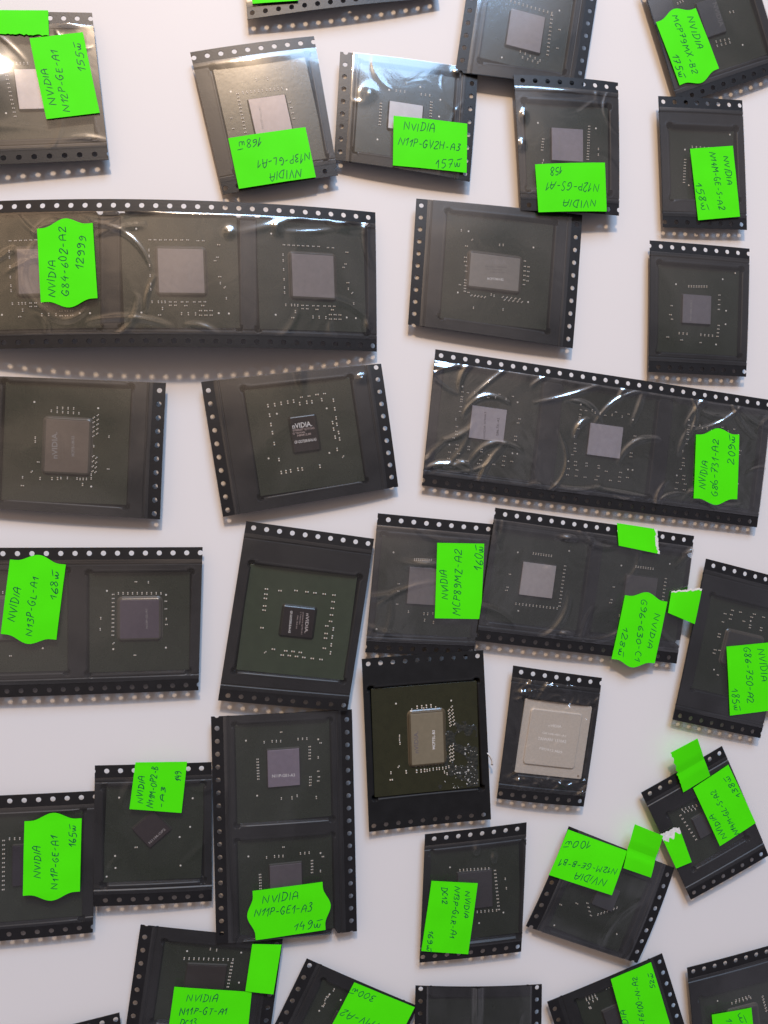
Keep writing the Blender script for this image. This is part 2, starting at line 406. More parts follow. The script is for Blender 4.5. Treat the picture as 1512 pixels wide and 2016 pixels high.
def cap_mesh(kind, bright):
    k = (kind, bright)
    if k in _capmesh: return _capmesh[k]
    V = []; F = []; fm = []
    def bx(x0, x1, hw, h, m):
        v, f = prism(x1-x0, 2*hw, 0, h, .05, .05, (x0+x1)/2, 0, 0, 1); b = len(V)
        V.extend(v); F.extend([[i+b for i in q] for q in f]); fm.extend([m]*len(f))
    if kind in 'PQ':
        s = 1.0 if bright else .85
        bx(-.52*s, -.22*s, .21*s, .36, 0); bx(-.22*s, .22*s, .18*s, .30, 1); bx(.22*s, .52*s, .21*s, .36, 0)
    elif kind == 'd':
        v, f = prism(.56, .56, 0, .04, .28, 0, 0, 0, 0, 4); V.extend(v); F.extend(f); fm.extend([2]*len(f))
    else:
        s = .72 if not bright else .85
        bx(-.5*s, -.16*s, .165, .24, 2); bx(-.16*s, .16*s, .14, .21, 1); bx(.16*s, .5*s, .165, .24, 2)
    me = bpy.data.meshes.new('capacitor' if kind != 'd' else 'alignment_pad'); me.from_pydata([tuple(c*MM for c in v) for v in V], [], F)
    for m in (M_TERM, M_CAPB, M_CAPP if not bright else M_TERM): me.materials.append(m)
    me.polygons.foreach_set('material_index', fm); me.update()
    _capmesh[k] = me
    return me

def text_mesh(s, A, B, h, z, mat, parent):
    cu = bpy.data.curves.new('t', 'FONT'); cu.body = s; cu.size = 1.0; cu.offset = .012; cu.resolution_u = 2
    to = bpy.data.objects.new('t', cu); COL.objects.link(to)
    dg = bpy.context.evaluated_depsgraph_get(); dg.update()
    me = bpy.data.meshes.new_from_object(to.evaluated_get(dg)); bpy.data.objects.remove(to)
    xs = [v.co.x for v in me.vertices]; ys = [v.co.y for v in me.vertices]
    x0, x1, y0, y1 = min(xs), max(xs), 0., max(ys); a = Vector(A); d = Vector(B)-a; L = d.length; u = d/L; up = Vector((-u.y, u.x))
    for v in me.vertices:
        p = a+u*((v.co.x-x0)/(x1-x0)*L)+up*((v.co.y-y0)/(y1-y0)*h)
        v.co = (p.x*MM, p.y*MM, z*MM)
    me.name = 'marking'; me.materials.clear(); me.materials.append(mat); me.update()
    o = bpy.data.objects.new('marking', me); COL.objects.link(o); o.parent = parent
    # face up
    if me.polygons and me.polygons[0].normal.z < 0: me.flip_normals()
    return o

def add_marks(marks, die, z):
    for (s, ax, ay, bx_, by_, h, col) in marks:
        text_mesh(s, (ax, ay), (bx_, by_), h, z+.012, ink_mat(col), die)

def build_chip(sh, e, film, label):
    zf = -2.95 if film else -1.7
    zs = zf+1.35; w, h = e['s']
    root = empty('graphics_chip', sh.frame(e['c'][0], e['c'][1], 0.)); rp = root
    tag(root, label, 'chip', 'graphics chips in the tape pockets')
    rnd = random.Random(int(w*1000))
    if e.get('lid'):
        v, f = prism(w, h, zf+.35, zs-.15, .5, .05); mesh_obj('substrate', v, f, sub_mat((.03, .035, .02)), root)
        v, f = prism(w-.1, h-.1, zs-.15, zs+.45, .6, .12); lid = mesh_obj('metal_lid', v, f, M_LID, root)
        cx, cy, lw, lh, _ = e['die']
        v, f = prism(lw, lh, zs+.45, zs+.95, 1.1, .3, cx, cy); pl = mesh_obj('raised_plateau', v, f, M_LID, lid)
        add_marks(e['marks'], lid, zs+.95)
        v, f = prism(.7, .7, zs+.45, zs+.47, .05, 0, w/2-1.3, -h/2+1.0); mesh_obj('corner_mark', v, f, M_CAPB, lid)
        return root
    v, f = prism(w, h, zf+.35, zs, .35, .05); mesh_obj('substrate', v, f, sub_mat(e['sub'] or (.024, .030, .018)), root)
    if 'die' in e and not e.get('blank'):
        cx, cy, dw, dh, dr = e['die']; dark = max(e['dc']) < .05; zd = zs+.80; ra = math.radians(dr)
        if e['lip']:
            lp = .7 if dark else 1.5
            v, f = prism(dw+lp, dh+lp, zs, zs+(.62 if dark else .74), .6 if dark else 1.3, .35 if dark else .5, cx, cy, ra, 5, .35)
            mesh_obj('underfill', v, f, M_EPOXY_TAN if e['lip'] == 2 else M_EPOXY_BLACK if dark else M_EPOXY, root, smooth=False)
        else:
            v, f = prism(dw+.25, dh+.25, zs, zs+.35, .2, .1, cx, cy, ra, 3, .3); mesh_obj('underfill', v, f, M_FILLET, root)
        v, f = prism(dw, dh, zs+.02, zd, .12, .05, cx, cy, ra, 2); die = mesh_obj('die', v, f, die_mat(e['dc'], dark), root)
        add_marks(e['marks'], die, zd)
    ang = {'a': 0, 'P': 0, 'b': 90, 'Q': 90, 'c': 45, 'd': 0}
    for (k, x, y, an) in e['caps']:
        kk = 'P' if k in 'PQ' else ('d' if k == 'd' else 'a')
        o = bpy.data.objects.new('capacitor' if k != 'd' else 'alignment_pad', cap_mesh(kk, e['bright'])); COL.objects.link(o); o.parent = root
        o.location = (x*MM, y*MM, zs*MM); o.rotation_euler = (0, 0, math.radians(ang[k]+an+rnd.uniform(-3, 3)))
    if e['flux']:
        V = []; F = []; n = 70; idx = {}
        for j in range(n+1):
            for i in range(n+1):
                x = 3.5+(w/2-3.9)*i/n; y = -h/2+.5+(h*.62)*j/n
                m = noise.noise(Vector((x*.22, y*.22, 4)))*1.1+.55*noise.noise(Vector((x*.6, y*.6, 2)))
                edge = max(0, (x-3.5)/(w/2-3.5)); m += .55*edge-.35*max(0, (y+2)/14)-.16
                if m > 0:
                    idx[i, j] = len(V)
                    bz = .05+.06*abs(noise.noise(Vector((x*1.3, y*1.3, 7))))+.04*max(0, noise.noise(Vector((x*2.6, y*2.6, 1))))
                    V.append((x, y, zs+min(.02+m*.5, .06)+bz*min(1, m*4)))
        for j in range(n):
            for i in range(n):
                q = [(i, j), (i+1, j), (i+1, j+1), (i, j+1)]
                if all(c in idx for c in q): F.append([idx[c] for c in q])
        fm = [0]*len(F); fr = random.Random(5); base = list(V)
        for _ in range(115):  # small whitish flecks that paint the sparkle of light on the flux
            if fr.random() < .7: x, y, z = fr.choice(base)
            else: x, y, z = fr.uniform(5, w/2-.6), fr.uniform(-h/2+.6, -h/2+8), zs
            if fr.random() < .55 and not (x > 8 and y < -6): continue
            r = fr.uniform(.07, .24); a0 = fr.uniform(0, 6.28); st = fr.uniform(1, 2.4); b = len(V)
            for k in range(7):
                t = k/7*6.283; q = Vector((r*st*math.cos(t), r*math.sin(t))); rr = fr.uniform(.6, 1.2)
                V.append((x+(q.x*math.cos(a0)-q.y*math.sin(a0))*rr, y+(q.x*math.sin(a0)+q.y*math.cos(a0))*rr, z+.03))
            V.append((x, y, z+.03+r*.5)); F.extend([[b+k, b+(k+1) % 7, b+7] for k in range(7)]); fm.extend([1]*7)
        mesh_obj('flux_residue', V, F, [M_FLUX, M_GLINT_FLECK], root, smooth=True, fm=fm)
    return root

def copy_thing(o, parent=None):
    c = o.copy(); COL.objects.link(c)
    if parent: c.parent = parent
    for ch in KIDS.get(o.name, []): copy_thing(ch, c)
    return c

# ------------------------------------------------------------------ the surface
def table():
    n = 40; V = []; F = []; s = 700.
    V = [(-s, -s, 0), (s, -s, 0), (s, s, 0), (-s, s, 0), (-s, -s, -25), (s, -s, -25), (s, s, -25), (-s, s, -25)]
    F = [[0, 1, 2, 3], [7, 6, 5, 4], [0, 4, 5, 1], [1, 5, 6, 2], [2, 6, 7, 3], [3, 7, 4, 0]]
    o = mesh_obj('table_top', V, F, M_TABLE); o['kind'] = 'structure'
table()

# ------------------------------------------------------------------ the tape pieces and their chips (millimetres on the table, measured)
TAPES = [
 {'id': 'T1', 'corners': [(-87.49, 139.01, 5.5), (-49.01, 143.36, 3.4), (-44.5, 100.53, 3.6), (-88.04, 94.83, 5.2)], 'arch': (0, 0.3), 'wr': 0.5, 'film': 1, 'lab': 'black carrier tape with lit film glare, green sticker priced 155', 'refl': 1.0, 'bulges': [(7.64, 20.95, 2.0, 9, 9), (33.41, 3.4, 0.5, 3, 1.2)], 'phase': [0.75, 1.76], 'pockets': [(20.66, 21.13, 35.76, 31.37)], 'chips': [{'c': (20.66, 21.13), 's': (34.86, 30.47), 'dc': (0.62, 0.57, 0.57), 'sub': None, 'lip': 0, 'lab': 'pale silver die chip half under the sticker priced 155', 'bright': 0, 'flux': 0, 'die': (2.44, -0.87, 10.42, 11.45, 0.0), 'caps': [('b', -4.87, 6.86, 0), ('b', -3.88, 6.86, 0), ('b', -2.9, 6.86, 0), ('b', -1.91, 6.85, 0), ('b', -0.92, 6.85, 0), ('b', 0.07, 6.84, 0), ('b', 1.06, 6.84, 0), ('a', -5.29, 5.79, 0), ('a', -5.2, 4.61, 0), ('a', -5.12, 3.43, 0), ('a', -5.04, 2.26, 0), ('a', -4.96, 1.08, 0), ('a', -4.88, -0.1, 0), ('a', -4.8, -1.28, 0), ('a', -4.72, -2.46, 0), ('a', -4.64, -3.63, 0), ('a', -4.57, -4.81, 0), ('a', -4.49, -5.99, 0), ('a', -4.42, -7.16, 0), ('a', -4.34, -8.34, 0), ('d', -6.71, -7.31, 0)], 'marks': [], 'copies': []}], 'labels': [{'q': [(25.8, 31.53), (22.6, 8.17), (38.12, 6.27), (40.46, 30.13)], 'wavy': 0, 'torn': None, 'white': 0, 'lift': (0, 0, 0, 0), 'crease': 0, 'name': 'price_label', 'label': None, 'lines': [('NVIDIA', 3.89, 3.67, 14.56, 3.21, 1.8), ('N12P-GE-A1', 1.39, 6.98, 19.41, 7.27, 2.13), ('155~', 12.29, 13.85, 20.76, 14.0, 2.13)]}, {'q': [(11.62, 0.24), (28.54, 0.04), (28.21, 7.34), (11.45, 6.88)], 'wavy': 0, 'torn': 'B', 'white': 0, 'lift': (0, 0, 0, 0), 'crease': 0, 'name': 'blank_sticker', 'label': None, 'lines': []}]},
 {'id': 'T2', 'corners': [(-6.18, 184.05, 3.5), (51.74, 198.54, 3.5), (56.5, 158.58, 3.0), (-3.72, 145.69, 3.6)], 'arch': (1.2, 0), 'wr': 0.4, 'film': 1, 'lab': 'black carrier tape strip cut by the top frame edge, green sticker corner showing', 'refl': 1.0, 'phase': [0.6, 1.59], 'pockets': [(19.81, 20.68, 24.57, 29.44), (45.93, 19.76, 18.64, 27.48)], 'chips': [], 'labels': [{'q': [(1.16, 26.67), (15.9, 27.87), (15.74, 36.34), (1.87, 35.28)], 'wavy': 0, 'torn': None, 'white': 0, 'lift': (0, 0, 0, 0), 'crease': 0, 'name': 'price_label', 'label': None, 'lines': []}]},
 {'id': 'T3', 'corners': [(-20.84, 134.42, 3.2), (16.52, 142.65, 3.4), (23.92, 100.28, 3.8), (-11.16, 92.39, 3.2)], 'arch': (0.6, 0.3), 'wr': 0.3, 'film': 1, 'lab': 'black carrier tape with upside-down green sticker priced 168 at its bottom', 'refl': 0.6, 'phase': [0.72, 1.11], 'pockets': [(19.77, 21.28, 29.46, 32.37)], 'chips': [{'c': (19.77, 21.28), 's': (28.56, 31.47), 'dc': (0.31, 0.27, 0.28), 'sub': None, 'lip': 0, 'lab': 'wide pale brown die chip above the upside-down sticker priced 168', 'bright': 0, 'flux': 0, 'die': (-0.21, -1.15, 11.31, 12.34, 0.0), 'caps': [('b', -6.88, 7.63, 0), ('b', -5.69, 7.58, 0), ('b', -4.49, 7.54, 0), ('b', -3.29, 7.49, 0), ('b', -2.09, 7.45, 0), ('b', -0.89, 7.42, 0), ('b', 0.31, 7.38, 0), ('b', 1.52, 7.35, 0), ('b', 2.73, 7.32, 0), ('b', 3.94, 7.3, 0), ('b', 5.16, 7.27, 0), ('a', -8.63, 7.53, 0), ('a', -8.64, 6.45, 0), ('a', -8.66, 5.38, 0), ('a', -8.68, 4.3, 0), ('a', -8.7, 3.23, 0), ('a', -8.72, 2.15, 0), ('a', -8.74, 1.08, 0), ('a', -8.76, 0.01, 0), ('a', -8.77, -1.07, 0), ('a', -8.79, -2.14, 0), ('a', -8.81, -3.21, 0), ('a', -8.83, -4.29, 0), ('a', 6.6, 2.72, 0), ('a', 6.66, 1.05, 0), ('a', 6.72, -0.62, 0), ('a', 6.77, -2.28, 0), ('d', -10.45, 8.5, 0), ('d', 6.51, 6.78, 0), ('b', -2.06, 10.94, 0), ('b', 1.41, 10.7, 0), ('a', -12.13, 0.57, 0), ('a', -12.22, -2.62, 0)], 'marks': [('N13P-GL-A1', -3.16, -4.33, -2.69, 2.38, 0.56, (0.3, 0.28, 0.27))], 'copies': []}], 'labels': [{'q': [(29.8, 42.94), (5.13, 42.55), (5.33, 27.3), (29.38, 27.6)], 'wavy': 0, 'torn': None, 'white': 0, 'lift': (0, 0, 0, 0), 'crease': 0, 'name': 'price_label', 'label': None, 'lines': [('NVIDIA', 4.01, 3.23, 14.01, 3.4, 2.44), ('N13P-GL-A1', 0.4, 7.64, 16.81, 7.42, 2.56), ('168~', 14.12, 13.94, 21.52, 13.94, 2.56)]}]},
 {'id': 'T4', 'corners': [(22.67, 105.17, 3.4), (24.68, 138.73, 3.2), (69.05, 137.0, 3.2), (66.22, 101.14, 3.6)], 'arch': (0.5, 0.8), 'wr': 0.45, 'film': 1, 'lab': 'black carrier tape with bright white glint on film, level sticker priced 157', 'refl': 0.6, 'bulges': [(21.79, 9.53, 0.75, 2.2, 2.0), (32.99, 37.1, 0.5, 1.2, 1.2)], 'phase': [2.74, 2.15], 'pockets': [(17.98, 21.63, 28.92, 31.4)], 'chips': [{'c': (17.98, 21.63), 's': (28.02, 30.5), 'dc': (0.5, 0.48, 0.49), 'sub': None, 'lip': 0, 'lab': 'square grey die chip above the level sticker priced 157', 'bright': 0, 'flux': 0, 'die': (-1.16, -0.09, 8.53, 10.66, 0.0), 'caps': [('b', 6.89, 3.35, 90), ('b', 6.93, 2.0, 90), ('b', 6.98, 0.64, 90), ('b', 6.92, -4.71, 90), ('b', 6.99, -6.08, 90), ('b', 7.06, -7.46, 90), ('a', 2.2, 7.91, 90), ('a', 1.23, 7.9, 90), ('a', 0.27, 7.89, 90), ('a', -0.7, 7.88, 90), ('a', -1.66, 7.88, 90), ('a', -2.62, 7.87, 90), ('a', -3.58, 7.86, 90), ('a', -4.54, 7.85, 90), ('a', 5.0, -8.15, 90), ('a', 4.09, -8.16, 90), ('a', 3.17, -8.17, 90), ('a', 2.26, -8.18, 90), ('a', 1.35, -8.18, 90), ('a', 0.44, -8.2, 90), ('d', 6.86, 5.61, 0), ('d', 9.31, -4.28, 0), ('d', 6.25, -11.01, 0), ('d', 0.87, -10.95, 0), ('d', -9.15, 8.24, 0), ('b', 9.75, 0.38, 90)], 'marks': [], 'copies': []}], 'labels': [{'q': [(15.82, 17.68), (17.02, 41.54), (2.12, 42.63), (0.51, 18.56)], 'wavy': 0, 'torn': None, 'white': 0, 'lift': (0, 0, 0, 0), 'crease': 0, 'name': 'price_label', 'label': None, 'lines': [('NVIDIA', 3.34, 4.13, 13.13, 3.82, 2.46), ('N11P-GV2H-A3', 1.62, 8.84, 21.45, 8.82, 2.3), ('157~', 13.85, 14.62, 21.94, 13.7, 2.57)]}]},
 {'id': 'T5', 'corners': [(61.21, 135.03, 4.2), (66.51, 171.31, 4.6), (109.82, 170.61, 4.4), (104.06, 133.25, 4.0)], 'arch': (0.3, 0.5), 'wr': 0.3, 'film': 1, 'lab': 'unlabelled black carrier tape at top edge, one square brown die inside', 'refl': 1.0, 'phase': [0.0, 1.05], 'pockets': [(17.4, 21.54, 26.4, 28.8)], 'chips': [{'c': (17.4, 21.54), 's': (25.5, 27.9), 'dc': (0.27, 0.23, 0.225), 'sub': None, 'lip': 0, 'lab': 'brownish square die chip in the unlabelled tape at top edge', 'bright': 0, 'flux': 0, 'die': (-1.25, 0.48, 11.65, 11.43, 0.0), 'caps': [('b', 7.16, 6.67, 90), ('b', 7.11, 5.28, 90), ('b', 7.07, 3.88, 90), ('b', 7.03, 2.48, 90), ('b', 7.0, 1.08, 90), ('b', 6.97, -0.33, 90), ('b', 6.94, -1.75, 90), ('b', 6.91, -3.16, 90), ('b', 6.89, -4.58, 90), ('b', 6.87, -6.01, 90), ('b', 6.85, -7.43, 90), ('a', 6.15, -7.54, 90), ('a', 4.86, -7.6, 90), ('a', 3.58, -7.65, 90), ('a', 2.31, -7.7, 90), ('a', 1.03, -7.76, 90), ('a', -0.25, -7.81, 90), ('a', -1.52, -7.87, 90), ('a', -2.79, -7.92, 90), ('a', -4.06, -7.98, 90), ('a', -5.33, -8.04, 90), ('a', -6.6, -8.1, 90), ('b', -7.81, 1.05, 90), ('b', -8.12, -0.67, 90), ('b', -8.42, -2.4, 90), ('b', -8.72, -4.13, 90), ('b', -9.02, -5.87, 90), ('b', -9.44, 0.04, 90), ('b', -9.57, -1.72, 90), ('b', -9.69, -3.48, 90), ('b', -9.81, -5.25, 90), ('d', 8.4, -9.83, 0), ('d', -10.99, 6.79, 0), ('d', -12.16, -11.31, 0), ('a', 2.31, -10.8, 90), ('a', -3.71, -11.03, 90)], 'marks': [('N13M-GS', -4.91, 2.53, -4.46, -3.69, 0.56, (0.3, 0.28, 0.27))], 'copies': []}], 'labels': []},
 {'id': 'T6', 'corners': [(124.59, 170.34, 3.4), (162.13, 185.95, 3.4), (176.73, 146.16, 3.2), (138.53, 131.34, 3.0)], 'arch': (0.6, 0.3), 'wr': 0.3, 'film': 1, 'lab': 'tilted black carrier tape in top right corner, wavy sticker priced 175', 'refl': 1.0, 'phase': [1.26, 1.44], 'pockets': [(23.21, 19.53, 29.39, 32.26)], 'chips': [{'c': (23.21, 19.53), 's': (28.49, 31.36), 'dc': (0.075, 0.075, 0.078), 'sub': None, 'lip': 0, 'lab': 'dark grey die chip beside the wavy sticker priced 175', 'bright': 0, 'flux': 0, 'die': (-2.25, 1.53, 7.48, 11.7, 0.0), 'caps': [('b', -3.0, -6.3, 0), ('b', -1.39, -6.48, 0), ('b', 0.22, -6.66, 0), ('b', 1.85, -6.83, 0), ('b', -3.15, -7.7, 0), ('b', -1.51, -7.79, 0), ('b', 0.13, -7.88, 0), ('b', 1.79, -7.97, 0), ('b', -11.94, 9.43, 0), ('b', -10.92, 9.55, 0), ('b', -9.9, 9.67, 0), ('d', 6.15, -10.05, 0), ('b', 5.47, 1.41, 0), ('b', 6.77, 1.23, 0)], 'marks': [('NVIDIA', -0.29, 5.71, -0.48, -2.31, 1.66, (0.16, 0.16, 0.16))], 'copies': []}], 'labels': [{'q': [(15.2, 13.98), (17.0, 35.21), (1.83, 36.15), (0.22, 13.97)], 'wavy': 1, 'torn': None, 'white': 0, 'lift': (0, 0, 0, 0), 'crease': 0, 'name': 'price_label', 'label': None, 'lines': [('NVIDIA', 2.08, 4.35, 12.91, 4.88, 2.23), ('MCP79MX-B2', -0.01, 8.93, 20.02, 9.57, 2.11), ('175~', 11.68, 13.96, 19.42, 14.46, 2.23)]}]},
 {'id': 'T7', 'corners': [(80.11, 135.21, 5.4), (116.15, 136.25, 4.4), (116.68, 92.85, 4.6), (83.1, 92.7, 4.2)], 'arch': (0.9, 0.5), 'wr': 0.5, 'film': 1, 'lab': 'black carrier tape overlapping two others, upside-down sticker reading 158', 'refl': 1.0, 'bulges': [(2.25, 13.29, 0.6, 1.0, 1.8), (1.09, 22.47, 0.6, 1.0, 1.6), (17.46, 4.8, 0.5, 8, 1.3)], 'phase': [2.75, 2.84], 'pockets': [(17.03, 22.2, 29.2, 28.57)], 'chips': [{'c': (17.03, 22.2), 's': (28.3, 27.67), 'dc': (0.29, 0.255, 0.28), 'sub': None, 'lip': 0, 'lab': 'lilac die chip above the upside-down sticker reading 158', 'bright': 0, 'flux': 0, 'die': (-0.2, 0.84, 10.68, 10.33, 0.0), 'caps': [('a', 7.58, 7.47, 0), ('a', 7.53, 6.58, 0), ('a', 7.48, 5.68, 0), ('a', 7.43, 4.79, 0), ('a', 7.39, 3.9, 0), ('a', 7.34, 3.01, 0), ('a', 7.29, 2.11, 0), ('a', 7.25, 1.22, 0), ('a', 7.2, 0.33, 0), ('a', 7.16, -0.55, 0), ('a', 7.11, -1.44, 0), ('a', 7.07, -2.33, 0), ('a', 7.03, -3.22, 0), ('a', -8.21, 2.46, 0), ('a', -8.32, 1.58, 0), ('a', -8.42, 0.7, 0), ('a', -8.53, -0.18, 0), ('a', -8.64, -1.07, 0), ('b', -8.2, -4.29, 0), ('b', -8.53, -5.38, 0), ('d', 9.96, 7.02, 0), ('d', -9.93, 7.55, 0), ('b', 10.73, 0.34, 0), ('b', 10.7, -1.47, 0)], 'marks': [('N12P-GS-A1', -2.74, -2.78, -2.68, 3.7, 0.52, (0.3, 0.28, 0.27))], 'copies': []}], 'labels': [{'q': [(29.83, 42.33), (5.66, 43.74), (5.08, 28.68), (29.18, 26.85)], 'wavy': 0, 'torn': None, 'white': 0, 'lift': (0, 0, 0, 0), 'crease': 0, 'name': 'price_label', 'label': None, 'lines': [('NVIDIA', 3.78, 3.57, 15.2, 3.78, 2.23), ('N12P-GS-A1', 2.5, 8.57, 20.64, 9.57, 2.68), ('158', 15.0, 14.21, 18.97, 14.35, 2.46)]}]},
 {'id': 'T8', 'corners': [(130.72, 133.34, 3.9), (161.3, 134.51, 3.7), (163.82, 91.24, 3.2), (133.06, 90.41, 3.2)], 'arch': (0.2, 0.2), 'wr': 0.15, 'film': 1, 'lab': 'plain matte black carrier tape, sideways green sticker on its right half', 'refl': 1.0, 'phase': [1.71, 0.74], 'pockets': [(15.68, 21.56, 24.89, 24.51)], 'chips': [{'c': (15.68, 21.56), 's': (23.99, 23.61), 'dc': (0.055, 0.05, 0.052), 'sub': None, 'lip': 0, 'lab': 'dark chip with faint dot rows under the sideways sticker on right', 'bright': 0, 'flux': 0, 'die': (-0.25, -0.46, 7.76, 7.87, 0.0), 'caps': [('a', -6.2, 1.49, 0), ('a', -6.27, 0.54, 0), ('a', -6.35, -0.42, 0), ('a', -6.42, -1.37, 0), ('a', -6.49, -2.32, 0), ('a', -6.57, -3.27, 0), ('a', -6.64, -4.22, 0), ('a', -6.71, -5.17, 0), ('a', -6.79, -6.12, 0), ('b', -3.56, 5.8, 0), ('b', -2.07, 5.74, 0), ('b', -0.58, 5.68, 0), ('b', 0.91, 5.63, 0), ('b', 2.41, 5.57, 0), ('b', 3.91, 5.52, 0), ('d', -6.18, 4.86, 0), ('d', -4.97, -6.91, 0), ('d', 10.47, 10.51, 0)], 'marks': [], 'copies': []}], 'labels': [{'q': [(25.93, 15.69), (27.72, 39.1), (12.25, 40.82), (10.13, 17.34)], 'wavy': 0, 'torn': None, 'white': 0, 'lift': (0, 0, 0, 0), 'crease': 0, 'name': 'price_label', 'label': None, 'lines': [('NVIDIA', 3.28, 4.18, 12.68, 3.72, 2.12), ('N14M-GE-S-A2', 1.57, 8.97, 20.71, 7.58, 2.12), ('158~', 11.28, 15.33, 20.47, 14.1, 2.47)]}]},
 {'id': 'T9', 'corners': [(-85.78, 85.08, 4.2), (35.75, 89.72, 3.2), (36.23, 46.1, 3.2), (-86.19, 42.71, 4.2)], 'arch': (6.2, 0.3), 'wr': 0.85, 'film': 1, 'lab': 'long arched carrier tape strip holding three chips, wavy sticker reading 12999', 'refl': 1.0, 'bulges': [(47.66, 3.13, 0.6, 7, 1.3), (112.21, 4.46, 0.6, 3, 1.2), (76.99, 9.29, 0.5, 1.5, 1.5), (90.98, 7.43, 0.5, 1.2, 1.8), (119.22, 35.08, 0.5, 1.0, 2)], 'phase': [3.73, 0.75], 'pockets': [(62.74, 20.44, 34.44, 34.27), (22.85, 20.42, 34.44, 34.27), (102.04, 20.57, 34.44, 34.27)], 'chips': [{'c': (62.74, 20.44), 's': (33.54, 33.37), 'dc': (0.27, 0.235, 0.23), 'sub': None, 'lip': 1, 'lab': 'middle chip of the three in the long arched strip', 'bright': 0, 'flux': 0, 'die': (0.11, -0.1, 13.05, 12.91, 0.0), 'caps': [('a', -8.53, 8.98, 0), ('a', -7.06, 9.0, 0), ('a', -5.58, 9.02, 0), ('a', -4.11, 9.04, 0), ('a', -2.63, 9.07, 0), ('a', -1.15, 9.1, 0), ('b', -6.83, -9.16, 0), ('b', -5.86, -9.15, 0), ('b', -4.9, -9.15, 0), ('P', 5.22, -11.67, 0), ('P', 6.75, -11.65, 0), ('P', 8.27, -11.62, 0), ('P', 5.21, -13.02, 0), ('P', 6.74, -13.0, 0), ('P', 8.26, -12.97, 0), ('a', 0.56, 9.13, 0), ('a', 2.27, 9.17, 0), ('a', 5.21, 9.0, 0), ('a', 6.78, 9.04, 0), ('a', 10.7, 4.28, 0), ('a', 10.0, 3.21, 0), ('a', -3.44, -9.13, 0), ('a', -1.98, -9.12, 0), ('a', -3.45, -10.13, 0), ('a', -1.99, -10.12, 0), ('a', -0.04, -9.1, 0), ('a', 1.43, -9.08, 0), ('a', 3.48, -9.05, 0), ('a', 5.1, -9.02, 0), ('a', 6.57, -9.0, 0), ('b', -8.93, 5.98, 0), ('b', -8.94, 4.24, 0), ('b', -8.9, 1.51, 0), ('b', -8.87, -1.48, 0), ('b', -8.83, -3.96, 0), ('b', -8.84, -5.45, 0), ('b', -8.62, -9.17, 0), ('b', 12.9, -7.87, 0), ('b', 11.3, -3.39, 0), ('c', 12.53, -4.61, 0), ('P', 11.22, 7.92, 0), ('P', 11.21, -1.53, 0), ('P', -6.62, -13.03, 0), ('P', 1.03, -10.23, 0), ('P', 5.92, -10.16, 0), ('Q', -5.73, -11.14, 0), ('Q', -0.3, -12.59, 0), ('Q', 1.65, -12.57, 0), ('Q', 3.75, -12.64, 0), ('d', -12.29, 12.18, 0), ('d', -11.78, -12.26, 0), ('d', 10.49, -12.28, 0), ('d', 13.46, -12.37, 0)], 'marks': [('G84-602-A2', 2.75, -3.04, 2.64, 2.44, 0.54, (0.3, 0.28, 0.27))], 'copies': [((22.85, 20.42), 'first of three chips in the long strip, behind the wavy sticker', None, None), ((102.04, 20.57), 'third chip in the long strip, at its cut right end', None, None)]}], 'labels': [{'q': [(23.45, 30.18), (22.43, 8.59), (38.05, 7.08), (39.36, 29.17)], 'wavy': 1, 'torn': None, 'white': 0, 'lift': (0, 0, 0, 0), 'crease': 0, 'name': 'price_label', 'label': None, 'lines': [('NVIDIA', 1.28, 4.23, 11.95, 4.56, 2.25), ('G84-602-A2', 1.41, 8.02, 21.35, 8.03, 2.15), ('12999', 8.77, 12.48, 17.94, 13.61, 2.15)]}]},
